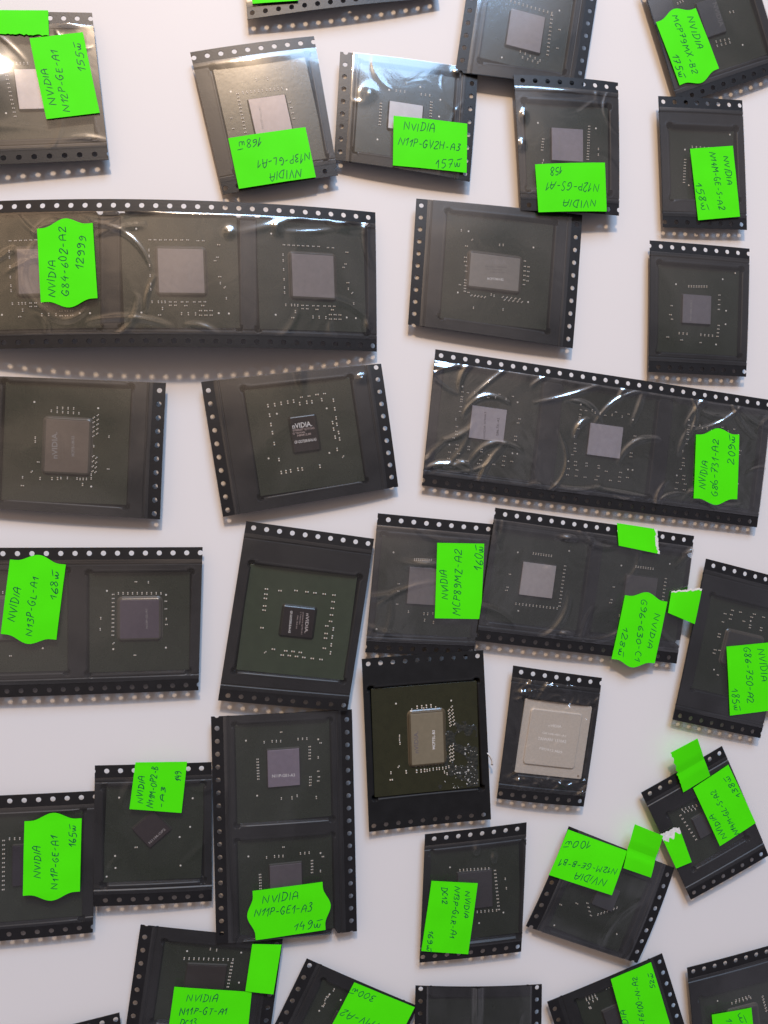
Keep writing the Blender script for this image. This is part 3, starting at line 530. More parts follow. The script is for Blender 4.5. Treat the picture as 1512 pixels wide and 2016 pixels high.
 {'id': 'T10', 'corners': [(46.22, 54.97, 3.2), (48.9, 94.83, 3.2), (104.53, 92.84, 3.2), (101.25, 49.02, 3.6)], 'arch': (0.4, 0.6), 'wr': 0.25, 'film': 1, 'lab': 'unlabelled carrier tape with white printed rectangular die under film, right of long strip', 'refl': 1.1, 'phase': [3.78, 2.67], 'pockets': [(21.35, 28.31, 35.27, 36.5)], 'chips': [{'c': (21.35, 28.31), 's': (34.37, 35.6), 'dc': (0.27, 0.245, 0.22), 'sub': None, 'lip': 1, 'lab': 'chip with rectangular printed die, below the sticker reading 158', 'bright': 0, 'flux': 0, 'die': (-0.58, 1.12, 10.64, 16.52, 0.0), 'caps': [('a', -4.08, 10.51, 90), ('a', -4.99, 10.48, 90), ('a', -5.89, 10.46, 90), ('a', -6.79, 10.43, 90), ('a', -7.69, 10.41, 90), ('a', 2.6, -9.04, 90), ('a', 1.12, -9.07, 90), ('a', -0.36, -9.09, 90), ('a', -1.84, -9.12, 90), ('a', -3.31, -9.15, 90), ('a', 2.59, -10.31, 90), ('a', 1.06, -10.31, 90), ('a', -0.46, -10.31, 90), ('a', -1.99, -10.31, 90), ('c', -8.77, 8.12, 90), ('c', -8.79, 6.99, 90), ('c', -8.81, 5.86, 90), ('c', -8.83, 4.73, 90), ('c', -8.85, 3.6, 90), ('c', -8.11, -2.32, 90), ('c', -8.13, -3.74, 90), ('c', -8.15, -5.16, 90), ('c', -8.17, -6.59, 90), ('c', -8.19, -8.02, 90), ('c', -8.97, -3.05, 90), ('c', -8.98, -4.51, 90), ('c', -8.99, -5.98, 90), ('c', -9.01, -7.45, 90), ('c', -9.02, -8.93, 90), ('b', 11.6, 12.94, 90), ('b', 8.52, -0.03, 90), ('b', 8.65, -1.26, 90), ('b', -7.8, 1.61, 90), ('b', -8.08, 0.59, 90), ('b', -12.66, 7.17, 90), ('b', -12.18, -2.72, 90), ('d', 11.68, 10.51, 0), ('d', 9.14, -11.53, 0), ('d', -8.75, -11.02, 0), ('d', -8.29, 12.65, 0), ('c', 9.07, 9.12, 90), ('P', 6.77, 10.92, 90), ('P', 3.12, 11.01, 90), ('P', 1.76, 10.91, 90), ('a', 0.5, 10.58, 90), ('a', -1.26, 10.46, 90), ('a', -5.81, 12.17, 90), ('a', -7.94, 9.17, 90), ('a', 4.33, -8.92, 90)], 'marks': [('nVIDIA.', 1.78, 4.28, 2.29, -2.94, 1.43, (0.3, 0.28, 0.27)), ('F815A1 0825A4', 0.57, 4.36, 1.09, -2.86, 0.56, (0.2, 0.18, 0.17)), ('NQ5 TAIWAN', -0.2, 4.14, 0.11, -1.28, 0.48, (0.2, 0.18, 0.17)), ('P4478.00', -0.98, 2.61, -0.66, -2.16, 0.48, (0.2, 0.18, 0.17)), ('MCP77MH-B2', -3.39, 3.42, -3.05, -2.01, 0.79, (0.75, 0.73, 0.72))], 'copies': []}], 'labels': []},
 {'id': 'T11', 'corners': [(128.4, 85.81, 3.2), (164.83, 84.89, 3.2), (163.97, 41.28, 3.2), (128.18, 42.04, 3.2)], 'arch': (0.3, 0.3), 'wr': 0.2, 'film': 1, 'lab': 'small unlabelled carrier tape near right edge, little square die inside', 'refl': 1.0, 'phase': [3.87, 3.42], 'pockets': [(18.34, 22.0, 30.59, 30.12)], 'chips': [{'c': (18.34, 22.0), 's': (29.69, 29.22), 'dc': (0.19, 0.175, 0.195), 'sub': None, 'lip': 0, 'lab': 'chip with small lilac die near the right edge, no sticker', 'bright': 0, 'flux': 0, 'die': (-0.92, 0.26, 10.28, 9.56, 0.0), 'caps': [('b', -3.76, 7.96, 0), ('b', -2.83, 8.01, 0), ('b', -1.9, 8.06, 0), ('b', -0.96, 8.11, 0), ('b', -0.02, 8.16, 0), ('b', 0.92, 8.22, 0), ('b', 1.86, 8.27, 0), ('b', 2.81, 8.32, 0), ('a', 7.6, 5.73, 0), ('a', 7.58, 4.11, 0), ('a', 7.55, 2.49, 0), ('a', 7.53, 0.87, 0), ('a', 7.67, -4.55, 0), ('a', 7.55, -5.81, 0), ('a', 7.44, -7.07, 0), ('a', 7.32, -8.33, 0), ('b', -6.78, -8.04, 0), ('b', -5.34, -8.04, 0), ('b', -3.91, -8.05, 0), ('b', 1.17, -8.1, 0), ('b', 2.6, -8.13, 0), ('b', 4.03, -8.16, 0), ('b', 5.47, -8.19, 0), ('a', -9.8, 1.05, 0), ('a', -9.55, -3.48, 0), ('a', 1.15, -10.76, 0), ('P', -10.19, -2.03, 0), ('P', -10.93, -9.57, 0), ('P', -5.83, -10.3, 0), ('d', 10.31, 0.63, 0), ('d', 10.25, -3.98, 0), ('d', 6.95, -11.03, 0), ('d', -8.39, 8.41, 0), ('d', 8.7, 11.25, 0), ('d', 13.28, 13.62, 0)], 'marks': [('N11M-GE2', -2.86, -3.7, -2.73, 3.34, 0.63, (0.3, 0.28, 0.27))], 'copies': []}], 'labels': []},
 {'id': 'T12', 'corners': [(-85.61, -2.62, 3.2), (-84.1, 35.63, 3.2), (-28.39, 34.72, 3.2), (-30.33, -6.67, 3.4)], 'arch': (0.6, 0.5), 'wr': 0.25, 'film': 1, 'lab': 'unlabelled carrier tape cut by left frame edge, upright rectangular die', 'refl': 0.75, 'phase': [3.28, 1.54], 'pockets': [(20.62, 27.71, 35.84, 36.39)], 'chips': [{'c': (20.62, 27.71), 's': (34.94, 35.49), 'dc': (0.18, 0.145, 0.12), 'sub': None, 'lip': 1, 'lab': 'chip with tall rectangular brown die at the left frame edge', 'bright': 0, 'flux': 0, 'die': (-0.71, -0.25, 15.44, 12.16, 0.0), 'caps': [('b', 10.53, 3.08, 90), ('b', 10.57, 1.54, 90), ('b', 10.61, -0.01, 90), ('b', 10.65, -1.56, 90), ('b', 9.36, 3.03, 90), ('b', 9.35, 1.5, 90), ('b', 9.33, -0.03, 90), ('b', 9.32, -1.57, 90), ('b', 9.3, -3.11, 90), ('c', 8.25, -7.4, 90), ('c', 6.87, -7.43, 90), ('c', 5.48, -7.45, 90), ('c', 4.1, -7.47, 90), ('c', 2.72, -7.49, 90), ('c', 9.06, -8.53, 90), ('c', 7.68, -8.53, 90), ('c', 6.29, -8.53, 90), ('c', 4.91, -8.53, 90), ('c', 3.53, -8.52, 90), ('c', -3.3, -7.68, 90), ('c', -4.81, -7.67, 90), ('c', -6.31, -7.66, 90), ('c', -7.82, -7.64, 90), ('c', -3.75, -8.57, 90), ('c', -5.17, -8.54, 90), ('c', -6.6, -8.51, 90), ('c', -8.02, -8.48, 90), ('b', 9.54, 4.71, 90), ('b', 2.8, -11.96, 90), ('b', -0.28, -7.71, 90), ('b', -10.28, 1.27, 90), ('b', -10.17, -0.56, 90), ('b', -10.2, -3.31, 90), ('b', -10.3, -4.18, 90), ('b', -10.24, -5.05, 90), ('b', -10.19, -5.97, 90), ('b', -8.85, -7.29, 90), ('b', -9.95, -7.32, 90), ('b', 1.34, 8.92, 90), ('b', 0.23, 8.88, 90), ('b', -10.55, 12.03, 90), ('Q', -10.65, 7.11, 90), ('Q', -10.54, 3.76, 90), ('Q', -10.44, 2.18, 90), ('Q', -11.91, -4.96, 90), ('a', -6.91, -12.09, 90), ('a', -5.81, 7.82, 90), ('P', -13.0, 11.97, 90), ('c', -8.76, 9.55, 90), ('d', 11.91, 9.58, 0), ('d', 11.18, -8.53, 0), ('d', -12.36, -7.4, 0)], 'marks': [('nVIDIA.', -4.52, 2.3, 3.38, 2.68, 1.53, (0.3, 0.28, 0.27)), ('F0852A1 0849A3', -4.35, 1.07, 2.94, 1.52, 0.43, (0.16, 0.13, 0.11)), ('S TAIWAN', -4.29, 0.16, 0.72, 0.53, 0.43, (0.16, 0.13, 0.11)), ('MCP78-UM-B3', -3.64, -2.46, 2.38, -2.23, 0.82, (0.3, 0.28, 0.27))], 'copies': []}], 'labels': []},
 {'id': 'T13', 'corners': [(-11.59, -5.95, 3.2), (-18.02, 35.25, 3.2), (37.57, 42.32, 3.2), (43.11, 3.42, 3.2)], 'arch': (0.8, 1.0), 'wr': 0.35, 'film': 1, 'lab': 'unlabelled tilted carrier tape, small black printed die inside two glare strips', 'refl': 0.65, 'bulges': [(36.24, 48.81, 0.8, 1.2, 1.3), (40.92, 30.05, 0.5, 5, 1.2)], 'phase': [1.72, 3.44], 'pockets': [(20.43, 28.82, 33.78, 33.81)], 'chips': [{'c': (20.43, 28.82), 's': (32.88, 32.91), 'dc': (0.022, 0.017, 0.018), 'sub': None, 'lip': 1, 'lab': 'chip with black printed die whose white writing reads level, in film', 'bright': 1, 'flux': 0, 'die': (0.75, 0.13, 10.59, 7.68, 0.0), 'caps': [('Q', 10.83, 10.02, 90), ('Q', 10.84, 7.93, 90), ('Q', 11.02, 5.91, 90), ('Q', 11.14, 3.84, 90), ('Q', 11.19, 1.99, 90), ('Q', 10.18, 0.24, 90), ('Q', 10.34, -2.0, 90), ('Q', 10.26, -3.59, 90), ('Q', 10.54, -6.72, 90), ('Q', 9.9, -10.32, 90), ('Q', 7.83, 9.96, 90), ('Q', 4.95, 9.99, 90), ('Q', 2.42, 9.92, 90), ('Q', -0.99, 9.87, 90), ('Q', -6.07, 9.18, 90), ('Q', -10.14, 9.07, 90), ('Q', -10.1, 7.58, 90), ('Q', -10.06, 6.14, 90), ('Q', -9.89, 3.83, 90), ('Q', -9.98, 2.51, 90), ('Q', -9.93, -3.08, 90), ('Q', 7.18, -10.35, 90), ('Q', 3.02, -9.03, 90), ('Q', 2.31, -10.27, 90), ('Q', 0.96, -9.05, 90), ('Q', -0.31, -10.43, 90), ('Q', -1.6, -9.16, 90), ('Q', -2.32, -10.46, 90), ('Q', 4.31, -10.35, 90), ('Q', -5.44, -9.19, 90), ('a', 12.11, -0.58, 90), ('a', 12.16, -2.97, 90), ('a', 12.3, -7.89, 90), ('P', 12.3, -5.49, 90), ('c', -7.95, -10.73, 90), ('d', 8.07, 7.68, 0), ('d', 7.7, -7.9, 0), ('d', -6.16, -6.65, 0), ('d', -5.25, 12.27, 0)], 'marks': [('nVIDIA.', 2.72, 3.58, 2.82, -2.52, 1.56, (0.75, 0.73, 0.72)), ('0708A007 Q7713A5', 1.89, 3.66, 1.84, -3.11, 0.63, (0.45, 0.35, 0.33)), ('Q TAIWAN', 1.01, 3.79, 0.97, -0.01, 0.57, (0.45, 0.35, 0.33)), ('N84412.00', 0.15, 2.5, 0.2, -1.8, 0.63, (0.45, 0.35, 0.33)), ('GF-GO7200-B-N-A3', -1.91, 3.66, -1.85, -3.15, 0.89, (0.75, 0.73, 0.72))], 'copies': []}], 'labels': []},
 {'id': 'T14', 'corners': [(55.19, 47.4, 3.2), (173.74, 33.51, 3.2), (168.72, -10.31, 3.0), (50.84, 3.83, 2.9)], 'arch': (0.4, 0.3), 'wr': 1.3, 'film': 1, 'lab': 'long creased carrier tape strip of three chips, wavy sticker priced 209', 'refl': 2.0, 'phase': [2.03, 0.12], 'pockets': [(60.61, 21.64, 33.86, 34.03), (19.96, 21.34, 33.86, 34.03), (99.71, 21.55, 33.86, 34.03)], 'chips': [{'c': (60.61, 21.64), 's': (32.96, 33.13), 'dc': (0.56, 0.52, 0.57), 'sub': None, 'lip': 0, 'lab': 'middle chip with bare silver die in the creased three-chip strip', 'bright': 0, 'flux': 0, 'die': (-0.16, -0.0, 11.6, 10.49, 0.0), 'caps': [('d', -9.85, 10.92, 0), ('d', 9.08, 8.37, 0), ('d', -11.86, -8.26, 0), ('d', 9.4, -8.37, 0), ('d', 11.05, -8.34, 0), ('a', -9.66, 9.14, 0), ('a', -7.86, 9.1, 0), ('a', -0.95, 8.5, 0), ('a', 2.68, 10.08, 0), ('a', 7.25, 10.01, 0), ('a', -9.67, 7.61, 0), ('a', -9.7, 6.76, 0), ('a', -9.68, 6.03, 0), ('a', -9.61, 4.34, 0), ('a', -9.73, 2.8, 0), ('a', -10.18, -2.23, 0), ('a', -10.18, -3.75, 0), ('a', -10.82, -5.98, 0), ('a', -5.48, -8.13, 0), ('a', -5.37, -9.08, 0), ('a', -1.11, -8.43, 0), ('a', -1.01, -9.27, 0), ('b', -5.69, 9.51, 0), ('b', -4.6, 8.86, 0), ('b', -2.81, 8.94, 0), ('b', 1.47, 8.95, 0), ('b', 5.06, 8.86, 0), ('b', -10.8, 0.12, 0), ('P', -10.01, -4.75, 0), ('P', -9.37, -8.11, 0), ('P', -9.35, -9.35, 0), ('P', -11.57, -10.76, 0), ('P', -8.57, -10.84, 0), ('P', -11.68, -12.8, 0), ('P', -8.63, -12.82, 0), ('P', -5.51, -12.84, 0), ('P', 1.68, -9.96, 0), ('P', -0.99, -11.94, 0), ('P', -1.56, -13.2, 0), ('P', 3.55, -12.8, 0), ('P', 6.82, -9.72, 0), ('P', 6.71, -11.33, 0), ('P', 6.71, -12.76, 0), ('P', 9.44, -11.11, 0), ('P', 10.37, 3.0, 0), ('P', 10.04, 1.65, 0), ('P', 9.77, -2.79, 0), ('P', 9.79, -4.04, 0)], 'marks': [], 'copies': [((19.96, 21.34), 'first of three chips in the creased strip, at its left end', [('G86-731-A2', 3.77, -3.49, 3.39, 2.34, 0.77, (0.08, 0.07, 0.08)), ('NVIDIA 0744A3', -0.53, -4.83, -1.19, 3.68, 0.68, (0.2, 0.18, 0.2))], None), ((99.71, 21.55), 'last of three chips in the creased strip, under the 209 sticker', None, None)]}], 'labels': [{'q': [(93.58, 37.09), (91.77, 15.38), (107.65, 13.29), (109.69, 35.47)], 'wavy': 1, 'torn': None, 'white': 0, 'lift': (0, 0, 0, 0), 'crease': 0, 'name': 'price_label', 'label': None, 'lines': [('NVIDIA', 3.41, 4.0, 12.56, 4.85, 2.54), ('G86-731-A2', 0.9, 8.69, 20.02, 8.36, 2.42), ('209~', 11.83, 14.4, 21.17, 14.66, 2.42)]}]},
 {'id': 'T15', 'corners': [(-89.79, -14.67, 3.4), (-17.75, -15.19, 3.2), (-19.19, -59.16, 3.4), (-89.47, -58.86, 3.6)], 'arch': (0.4, 0.3), 'wr': 0.3, 'film': 1, 'lab': 'two-chip carrier tape at left edge, wavy sticker priced 168', 'refl': 0.7, 'phase': [2.52, 3.35], 'pockets': [(53.17, 22.78, 30.24, 31.02), (17.58, 22.01, 30.24, 31.02)], 'chips': [{'c': (53.17, 22.78), 's': (29.34, 30.12), 'dc': (0.125, 0.1, 0.125), 'sub': None, 'lip': 1, 'lab': 'chip with purple square die right of the wavy sticker priced 168', 'bright': 0, 'flux': 0, 'die': (-0.02, 0.92, 11.31, 11.57, 0.0), 'caps': [('b', -6.28, 8.77, 0), ('b', -4.91, 8.75, 0), ('b', -3.54, 8.73, 0), ('b', -2.16, 8.71, 0), ('b', -0.78, 8.69, 0), ('b', 0.6, 8.67, 0), ('b', 1.98, 8.65, 0), ('b', 3.37, 8.63, 0), ('b', 4.76, 8.61, 0), ('b', 6.15, 8.59, 0), ('a', -7.79, 8.44, 0), ('a', -7.8, 7.21, 0), ('a', -7.81, 5.98, 0), ('a', -7.82, 4.74, 0), ('a', -7.82, 3.51, 0), ('a', -7.83, 2.28, 0), ('a', -7.84, 1.05, 0), ('a', -7.85, -0.18, 0), ('a', -7.86, -1.42, 0), ('a', -7.87, -2.65, 0), ('a', -7.88, -3.88, 0), ('a', 7.6, 6.12, 0), ('a', 7.61, 3.79, 0), ('a', 7.76, -1.0, 0), ('a', -1.19, 12.2, 0), ('a', -1.46, -10.15, 0), ('b', 7.72, 0.67, 0), ('b', -11.36, 1.33, 0), ('b', -11.53, -2.0, 0), ('b', 2.46, 12.0, 0), ('c', -7.7, -6.36, 0), ('d', -7.78, -8.11, 0), ('d', -9.61, 9.59, 0), ('d', 7.66, 8.1, 0), ('d', 7.61, -8.08, 0)], 'marks': [('N13P-GL-A1', 2.39, -1.93, 2.23, 4.0, 0.55, (0.3, 0.28, 0.27))], 'copies': [((17.58, 22.01), 'chip under the wavy sticker priced 168, at left frame edge', None, None)]}], 'labels': [{'q': [(14.08, 25.33), (16.71, 3.26), (32.17, 4.85), (29.58, 27.43)], 'wavy': 1, 'torn': None, 'white': 0, 'lift': (0, 0, 0, 0), 'crease': 0, 'name': 'price_label', 'label': None, 'lines': [('NVIDIA', 4.19, 3.54, 14.05, 3.91, 2.07), ('N13P-GL-A1', 0.49, 8.7, 17.63, 8.49, 1.97), ('168~', 11.71, 14.3, 19.96, 13.86, 2.07)]}]},
 {'id': 'T16', 'corners': [(-4.58, -7.27, 3.2), (35.32, -13.09, 3.4), (26.54, -67.16, 5.0), (-13.3, -62.34, 4.2)], 'arch': (0.3, 0.4), 'wr': 0.08, 'film': 1, 'lab': 'unlabelled carrier tape with green board chip and black printed die, mid photo', 'refl': 0.3, 'phase': [2.54, 2.79], 'pockets': [(20.47, 29.27, 34.57, 33.86)], 'chips': [{'c': (20.47, 29.27), 's': (33.67, 32.96), 'dc': (0.022, 0.017, 0.018), 'sub': (0.037, 0.052, 0.029), 'lip': 1, 'lab': 'green board chip with black printed die turned sideways, mid photo', 'bright': 1, 'flux': 0, 'die': (0.11, 0.24, 9.73, 8.95, 0.0), 'caps': [('P', -10.88, 9.29, 0), ('P', -10.85, 7.67, 0), ('P', -10.83, 6.35, 0), ('P', -10.76, 4.01, 0), ('P', -10.75, 2.69, 0), ('P', -10.71, -2.79, 0), ('P', -6.69, 9.26, 0), ('P', -1.75, 9.85, 0), ('P', 1.68, 9.84, 0), ('P', 4.21, 9.79, 0), ('P', 7.16, 9.79, 0), ('P', 10.24, 9.8, 0), ('P', 10.26, 7.68, 0), ('P', 10.27, 5.63, 0), ('P', 10.26, 3.51, 0), ('P', 10.26, 1.5, 0), ('P', 9.24, -0.07, 0), ('P', 9.34, -2.45, 0), ('P', 9.34, -3.92, 0), ('P', 9.38, -7.11, 0), ('P', -6.36, -9.03, 0), ('P', -2.49, -9.14, 0), ('P', -0.23, -9.1, 0), ('P', 2.06, -9.18, 0), ('P', -3.4, -10.56, 0), ('P', -1.22, -10.5, 0), ('P', 1.06, -10.54, 0), ('P', 3.35, -10.62, 0), ('P', 6.03, -10.67, 0), ('P', 8.79, -10.71, 0), ('Q', 11.39, -0.81, 0), ('Q', 11.4, -3.32, 0), ('Q', 11.41, -5.83, 0), ('Q', 11.49, -8.33, 0), ('c', -8.73, -10.22, 0)], 'marks': [('nVIDIA.', 2.29, 3.23, 2.57, -2.96, 0.98, (0.5, 0.45, 0.44)), ('0725A019 Q7721A1', 1.1, 3.55, 1.51, -3.45, 0.41, (0.35, 0.28, 0.27)), ('S TAIWAN', 0.43, 3.48, 0.49, -0.32, 0.38, (0.35, 0.28, 0.27)), ('P81150.00', -0.4, 2.24, -0.32, -1.93, 0.38, (0.35, 0.28, 0.27)), ('GF-GO7300-B-N-A3', -2.68, 3.51, -2.43, -3.37, 0.68, (0.75, 0.73, 0.72))], 'copies': []}], 'labels': []},
 {'id': 'T17', 'corners': [(36.55, -4.99, 3.2), (74.51, -8.69, 3.2), (67.85, -51.67, 3.2), (32.46, -49.17, 3.2)], 'arch': (0.3, 0.3), 'wr': 0.5, 'film': 1, 'lab': 'carrier tape with sideways green sticker priced 160, mid photo', 'refl': 1.9, 'bulges': [(16.87, 14.94, 0.5, 5, 1.3)], 'phase': [3.41, 3.68], 'pockets': [(18.47, 22.19, 33.19, 31.99)], 'chips': [{'c': (18.47, 22.19), 's': (32.29, 31.09), 'dc': (0.3, 0.265, 0.265), 'sub': None, 'lip': 0, 'lab': 'chip with grey die left of the sticker priced 160', 'bright': 0, 'flux': 0, 'die': (0.08, 0.24, 13.08, 11.75, 0.0), 'caps': [('b', -5.04, 8.55, 0), ('b', -4.36, 8.58, 0), ('b', -3.67, 8.61, 0), ('b', -2.99, 8.63, 0), ('b', -2.3, 8.66, 0), ('b', -1.62, 8.68, 0), ('b', -0.93, 8.71, 0), ('b', -0.24, 8.74, 0), ('b', 0.45, 8.76, 0), ('a', -9.54, 0.38, 0), ('a', -9.5, -1.96, 0), ('a', -9.49, -6.15, 0), ('b', -5.6, -8.37, 0), ('b', 2.44, -8.37, 0), ('Q', -0.47, -8.69, 0), ('Q', 0.77, -8.63, 0), ('Q', -0.1, -10.71, 0), ('Q', 2.89, -11.28, 0), ('d', -12.04, 10.33, 0), ('d', -15.47, -14.51, 0)], 'marks': [], 'copies': []}], 'labels': [{'q': [(21.6, 31.84), (19.37, 7.65), (34.53, 6.62), (37.16, 31.33)], 'wavy': 0, 'torn': None, 'white': 0, 'lift': (0, 0, 0, 0), 'crease': 0, 'name': 'price_label', 'label': None, 'lines': [('NVIDIA', 6.34, 4.1, 15.66, 3.58, 2.31), ('MCP89MZ-A2', 1.1, 8.26, 22.41, 8.18, 2.31), ('160~', 15.92, 15.05, 23.63, 14.85, 2.53)]}]},
 {'id': 'T18', 'corners': [(74.89, -3.3, 4.2), (145.19, -13.05, 3.2), (139.07, -56.38, 3.2), (68.47, -46.34, 4.2)], 'arch': (0.4, 0.3), 'wr': 1.0, 'film': 1, 'lab': 'two-chip carrier tape with one wavy and two torn green stickers', 'refl': 1.8, 'bulges': [(26.1, 6.64, 0.6, 2.5, 0.9), (29.42, 37.96, 0.6, 2.2, 0.8), (20.59, 17.43, 0.4, 1.5, 1.0)], 'phase': [3.57, 0.02], 'pockets': [(18.16, 21.83, 32.52, 30.7), (54.81, 21.61, 32.52, 30.7)], 'chips': [{'c': (18.16, 21.83), 's': (31.62, 29.8), 'dc': (0.58, 0.53, 0.53), 'sub': None, 'lip': 0, 'lab': 'left chip with shiny die in the tape with torn stickers', 'bright': 0, 'flux': 0, 'die': (-0.19, 0.21, 11.34, 10.78, 0.0), 'caps': [('b', -2.75, 8.66, 0), ('b', -1.85, 8.66, 0), ('b', -0.95, 8.67, 0), ('b', -0.05, 8.67, 0), ('b', 0.85, 8.67, 0), ('b', 1.75, 8.67, 0), ('b', 2.66, 8.68, 0), ('b', 3.56, 8.68, 0), ('a', 8.77, 5.96, 0), ('a', 8.76, 4.74, 0), ('a', 8.75, 3.53, 0), ('a', 8.74, 2.31, 0), ('a', 8.74, 1.1, 0), ('a', 8.73, -0.12, 0), ('a', 8.73, -1.34, 0), ('a', 8.73, -2.55, 0), ('a', 8.72, -3.77, 0), ('a', 8.72, -4.98, 0), ('a', 8.72, -6.2, 0), ('a', 8.72, -7.42, 0), ('b', -6.28, -8.41, 0), ('b', -5.1, -8.4, 0), ('b', -3.91, -8.39, 0), ('b', -2.73, -8.38, 0), ('b', -1.54, -8.37, 0), ('b', -0.35, -8.36, 0), ('b', 0.84, -8.35, 0), ('b', 2.03, -8.34, 0), ('b', 3.22, -8.33, 0), ('b', 4.42, -8.32, 0), ('b', 5.62, -8.31, 0), ('b', 6.82, -8.3, 0), ('b', 8.03, -8.29, 0), ('a', -9.72, 0.91, 0), ('a', -9.87, -3.39, 0), ('P', -10.12, -4.43, 0), ('d', -8.0, 8.38, 0), ('d', 9.51, 11.09, 0), ('d', -5.12, -10.62, 0)], 'marks': [], 'copies': [((54.81, 21.61), 'right chip in the two-chip strip, above the sideways wavy sticker', None, (0.13, 0.12, 0.12))]}], 'labels': [{'q': [(64.0, 23.05), (62.61, 44.39), (46.91, 44.57), (48.37, 22.64)], 'wavy': 1, 'torn': None, 'white': 0, 'lift': (0, 0, 0, 0), 'crease': 0, 'name': 'price_label', 'label': None, 'lines': [('NVIDIA', 4.59, 3.83, 16.52, 3.94, 2.01), ('G96-630-C1', 0.73, 9.64, 21.31, 7.41, 2.01), ('128~', 10.65, 13.87, 19.93, 13.86, 1.93)]}, {'q': [(42.0, -0.6), (56.47, -0.45), (58.39, 7.65), (43.64, 6.74)], 'wavy': 0, 'torn': 'R', 'white': 1.0, 'lift': (0, 0, 0, 0), 'crease': 0, 'name': 'blank_sticker', 'label': 'torn green sticker with white ripped edge', 'lines': []}, {'q': [(64.79, 19.61), (73.97, 17.26), (74.06, 29.37), (64.58, 26.82)], 'wavy': 0, 'torn': 'T', 'white': 0.5, 'lift': (0, 3.0, 1.5, 0), 'crease': 0, 'name': 'blank_sticker', 'label': 'folded green sticker hanging over the tape end', 'lines': []}]},
 {'id': 'T19', 'corners': [(31.2, -50.97, 4.6), (70.85, -49.49, 4.4), (73.94, -105.28, 3.4), (33.71, -106.73, 3.2)], 'arch': (-0.5, 0.2), 'wr': 0, 'film': 0, 'lab': 'open black carrier tape without film, chip with glossy glue smear', 'refl': 1.0, 'tab': (40.03, 35.84), 'phase': [2.01, 1.58], 'pockets': [(19.81, 27.49, 35.61, 35.99)], 'chips': [{'c': (19.81, 27.49), 's': (34.71, 35.09), 'dc': (0.27, 0.23, 0.16), 'sub': (0.03, 0.03, 0.014), 'lip': 2, 'lab': 'uncovered chip with tan die and glossy residue on its corner', 'bright': 1, 'flux': 1, 'die': (0.27, 0.31, 10.51, 16.48, 0.0), 'caps': [('Q', -2.65, 10.46, 0), ('Q', -1.14, 10.49, 0), ('Q', 0.38, 10.52, 0), ('Q', 1.9, 10.55, 0), ('b', -4.41, 9.76, 0), ('b', -0.5, 9.8, 0), ('b', 3.43, 9.86, 0), ('c', 7.76, 8.66, 0), ('c', 7.86, 7.65, 0), ('c', 7.95, 6.64, 0), ('c', 8.04, 5.62, 0), ('c', 8.13, 4.6, 0), ('c', 8.22, 3.59, 0), ('c', 8.74, 9.74, 0), ('c', 8.87, 8.58, 0), ('c', 9.0, 7.43, 0), ('c', 9.14, 6.27, 0), ('c', 9.27, 5.11, 0), ('c', 9.4, 3.96, 0), ('c', 7.8, -3.27, 0), ('c', 7.82, -4.43, 0), ('c', 7.84, -5.58, 0), ('c', 7.86, -6.74, 0), ('c', 7.88, -7.89, 0), ('c', 8.73, -3.06, 0), ('c', 8.74, -4.21, 0), ('c', 8.74, -5.37, 0), ('c', 8.75, -6.52, 0), ('c', 8.76, -7.68, 0), ('b', -8.67, 1.61, 0), ('b', -8.72, 0.37, 0), ('b', -8.6, -0.78, 0), ('b', -11.85, -10.04, 0), ('b', -0.01, -10.36, 0), ('b', 0.85, -10.27, 0), ('b', 2.01, -10.14, 0), ('b', 3.16, -10.13, 0), ('b', 4.03, -10.15, 0), ('b', 5.18, -10.14, 0), ('b', 6.23, -10.06, 0), ('b', 7.22, -9.86, 0), ('b', 5.7, -11.46, 0), ('b', 6.54, -12.11, 0), ('Q', -6.89, -10.21, 0), ('Q', -3.46, -10.32, 0), ('Q', -2.02, -10.34, 0), ('Q', -0.87, -10.28, 0), ('P', -11.83, -12.33, 0), ('c', -9.27, -8.31, 0), ('d', -9.46, 12.18, 0), ('d', 8.66, 11.74, 0)], 'marks': [('nVIDIA.', -2.81, -4.21, -2.72, 2.96, 1.37, (0.16, 0.14, 0.15)), ('MCP75L-B3', 2.68, -3.39, 2.78, 2.77, 0.86, (0.75, 0.73, 0.72))], 'copies': []}], 'labels': []},
 {'id': 'T20', 'corners': [(81.39, -55.05, 3.2), (112.25, -60.27, 3.2), (105.83, -103.03, 3.6), (75.94, -98.58, 3.2)], 'arch': (0.6, 0.4), 'wr': 1.6, 'film': 1, 'lab': 'crumpled film carrier tape with chip under a champagne metal lid', 'refl': 0.8, 'phase': [2.86, 1.1], 'pockets': [(17.0, 22.35, 24.6, 25.5)], 'chips': [{'c': (17.0, 22.35), 's': (23.7, 24.6), 'dc': (0.5, 0.43, 0.385), 'sub': None, 'lip': 0, 'lab': 'chip covered by a champagne coloured metal lid', 'bright': 0, 'flux': 0, 'die': (-0.4, 0.22, 17.99, 18.44, 0.0), 'lid': 1, 'caps': [], 'marks': [('nVIDIA', -2.67, 4.09, 1.92, 4.14, 0.86, (0.93, 0.88, 0.82)), ('GK106-401-A1', -4.45, 1.56, 3.88, 1.31, 0.69, (0.93, 0.88, 0.82)), ('TAIWAN  1310A2', -5.67, -0.6, 4.3, -0.69, 0.98, (0.96, 0.91, 0.86)), ('P8D912.M09', -4.63, -3.68, 3.46, -4.29, 0.81, (0.93, 0.88, 0.82))], 'copies': []}], 'labels': []},
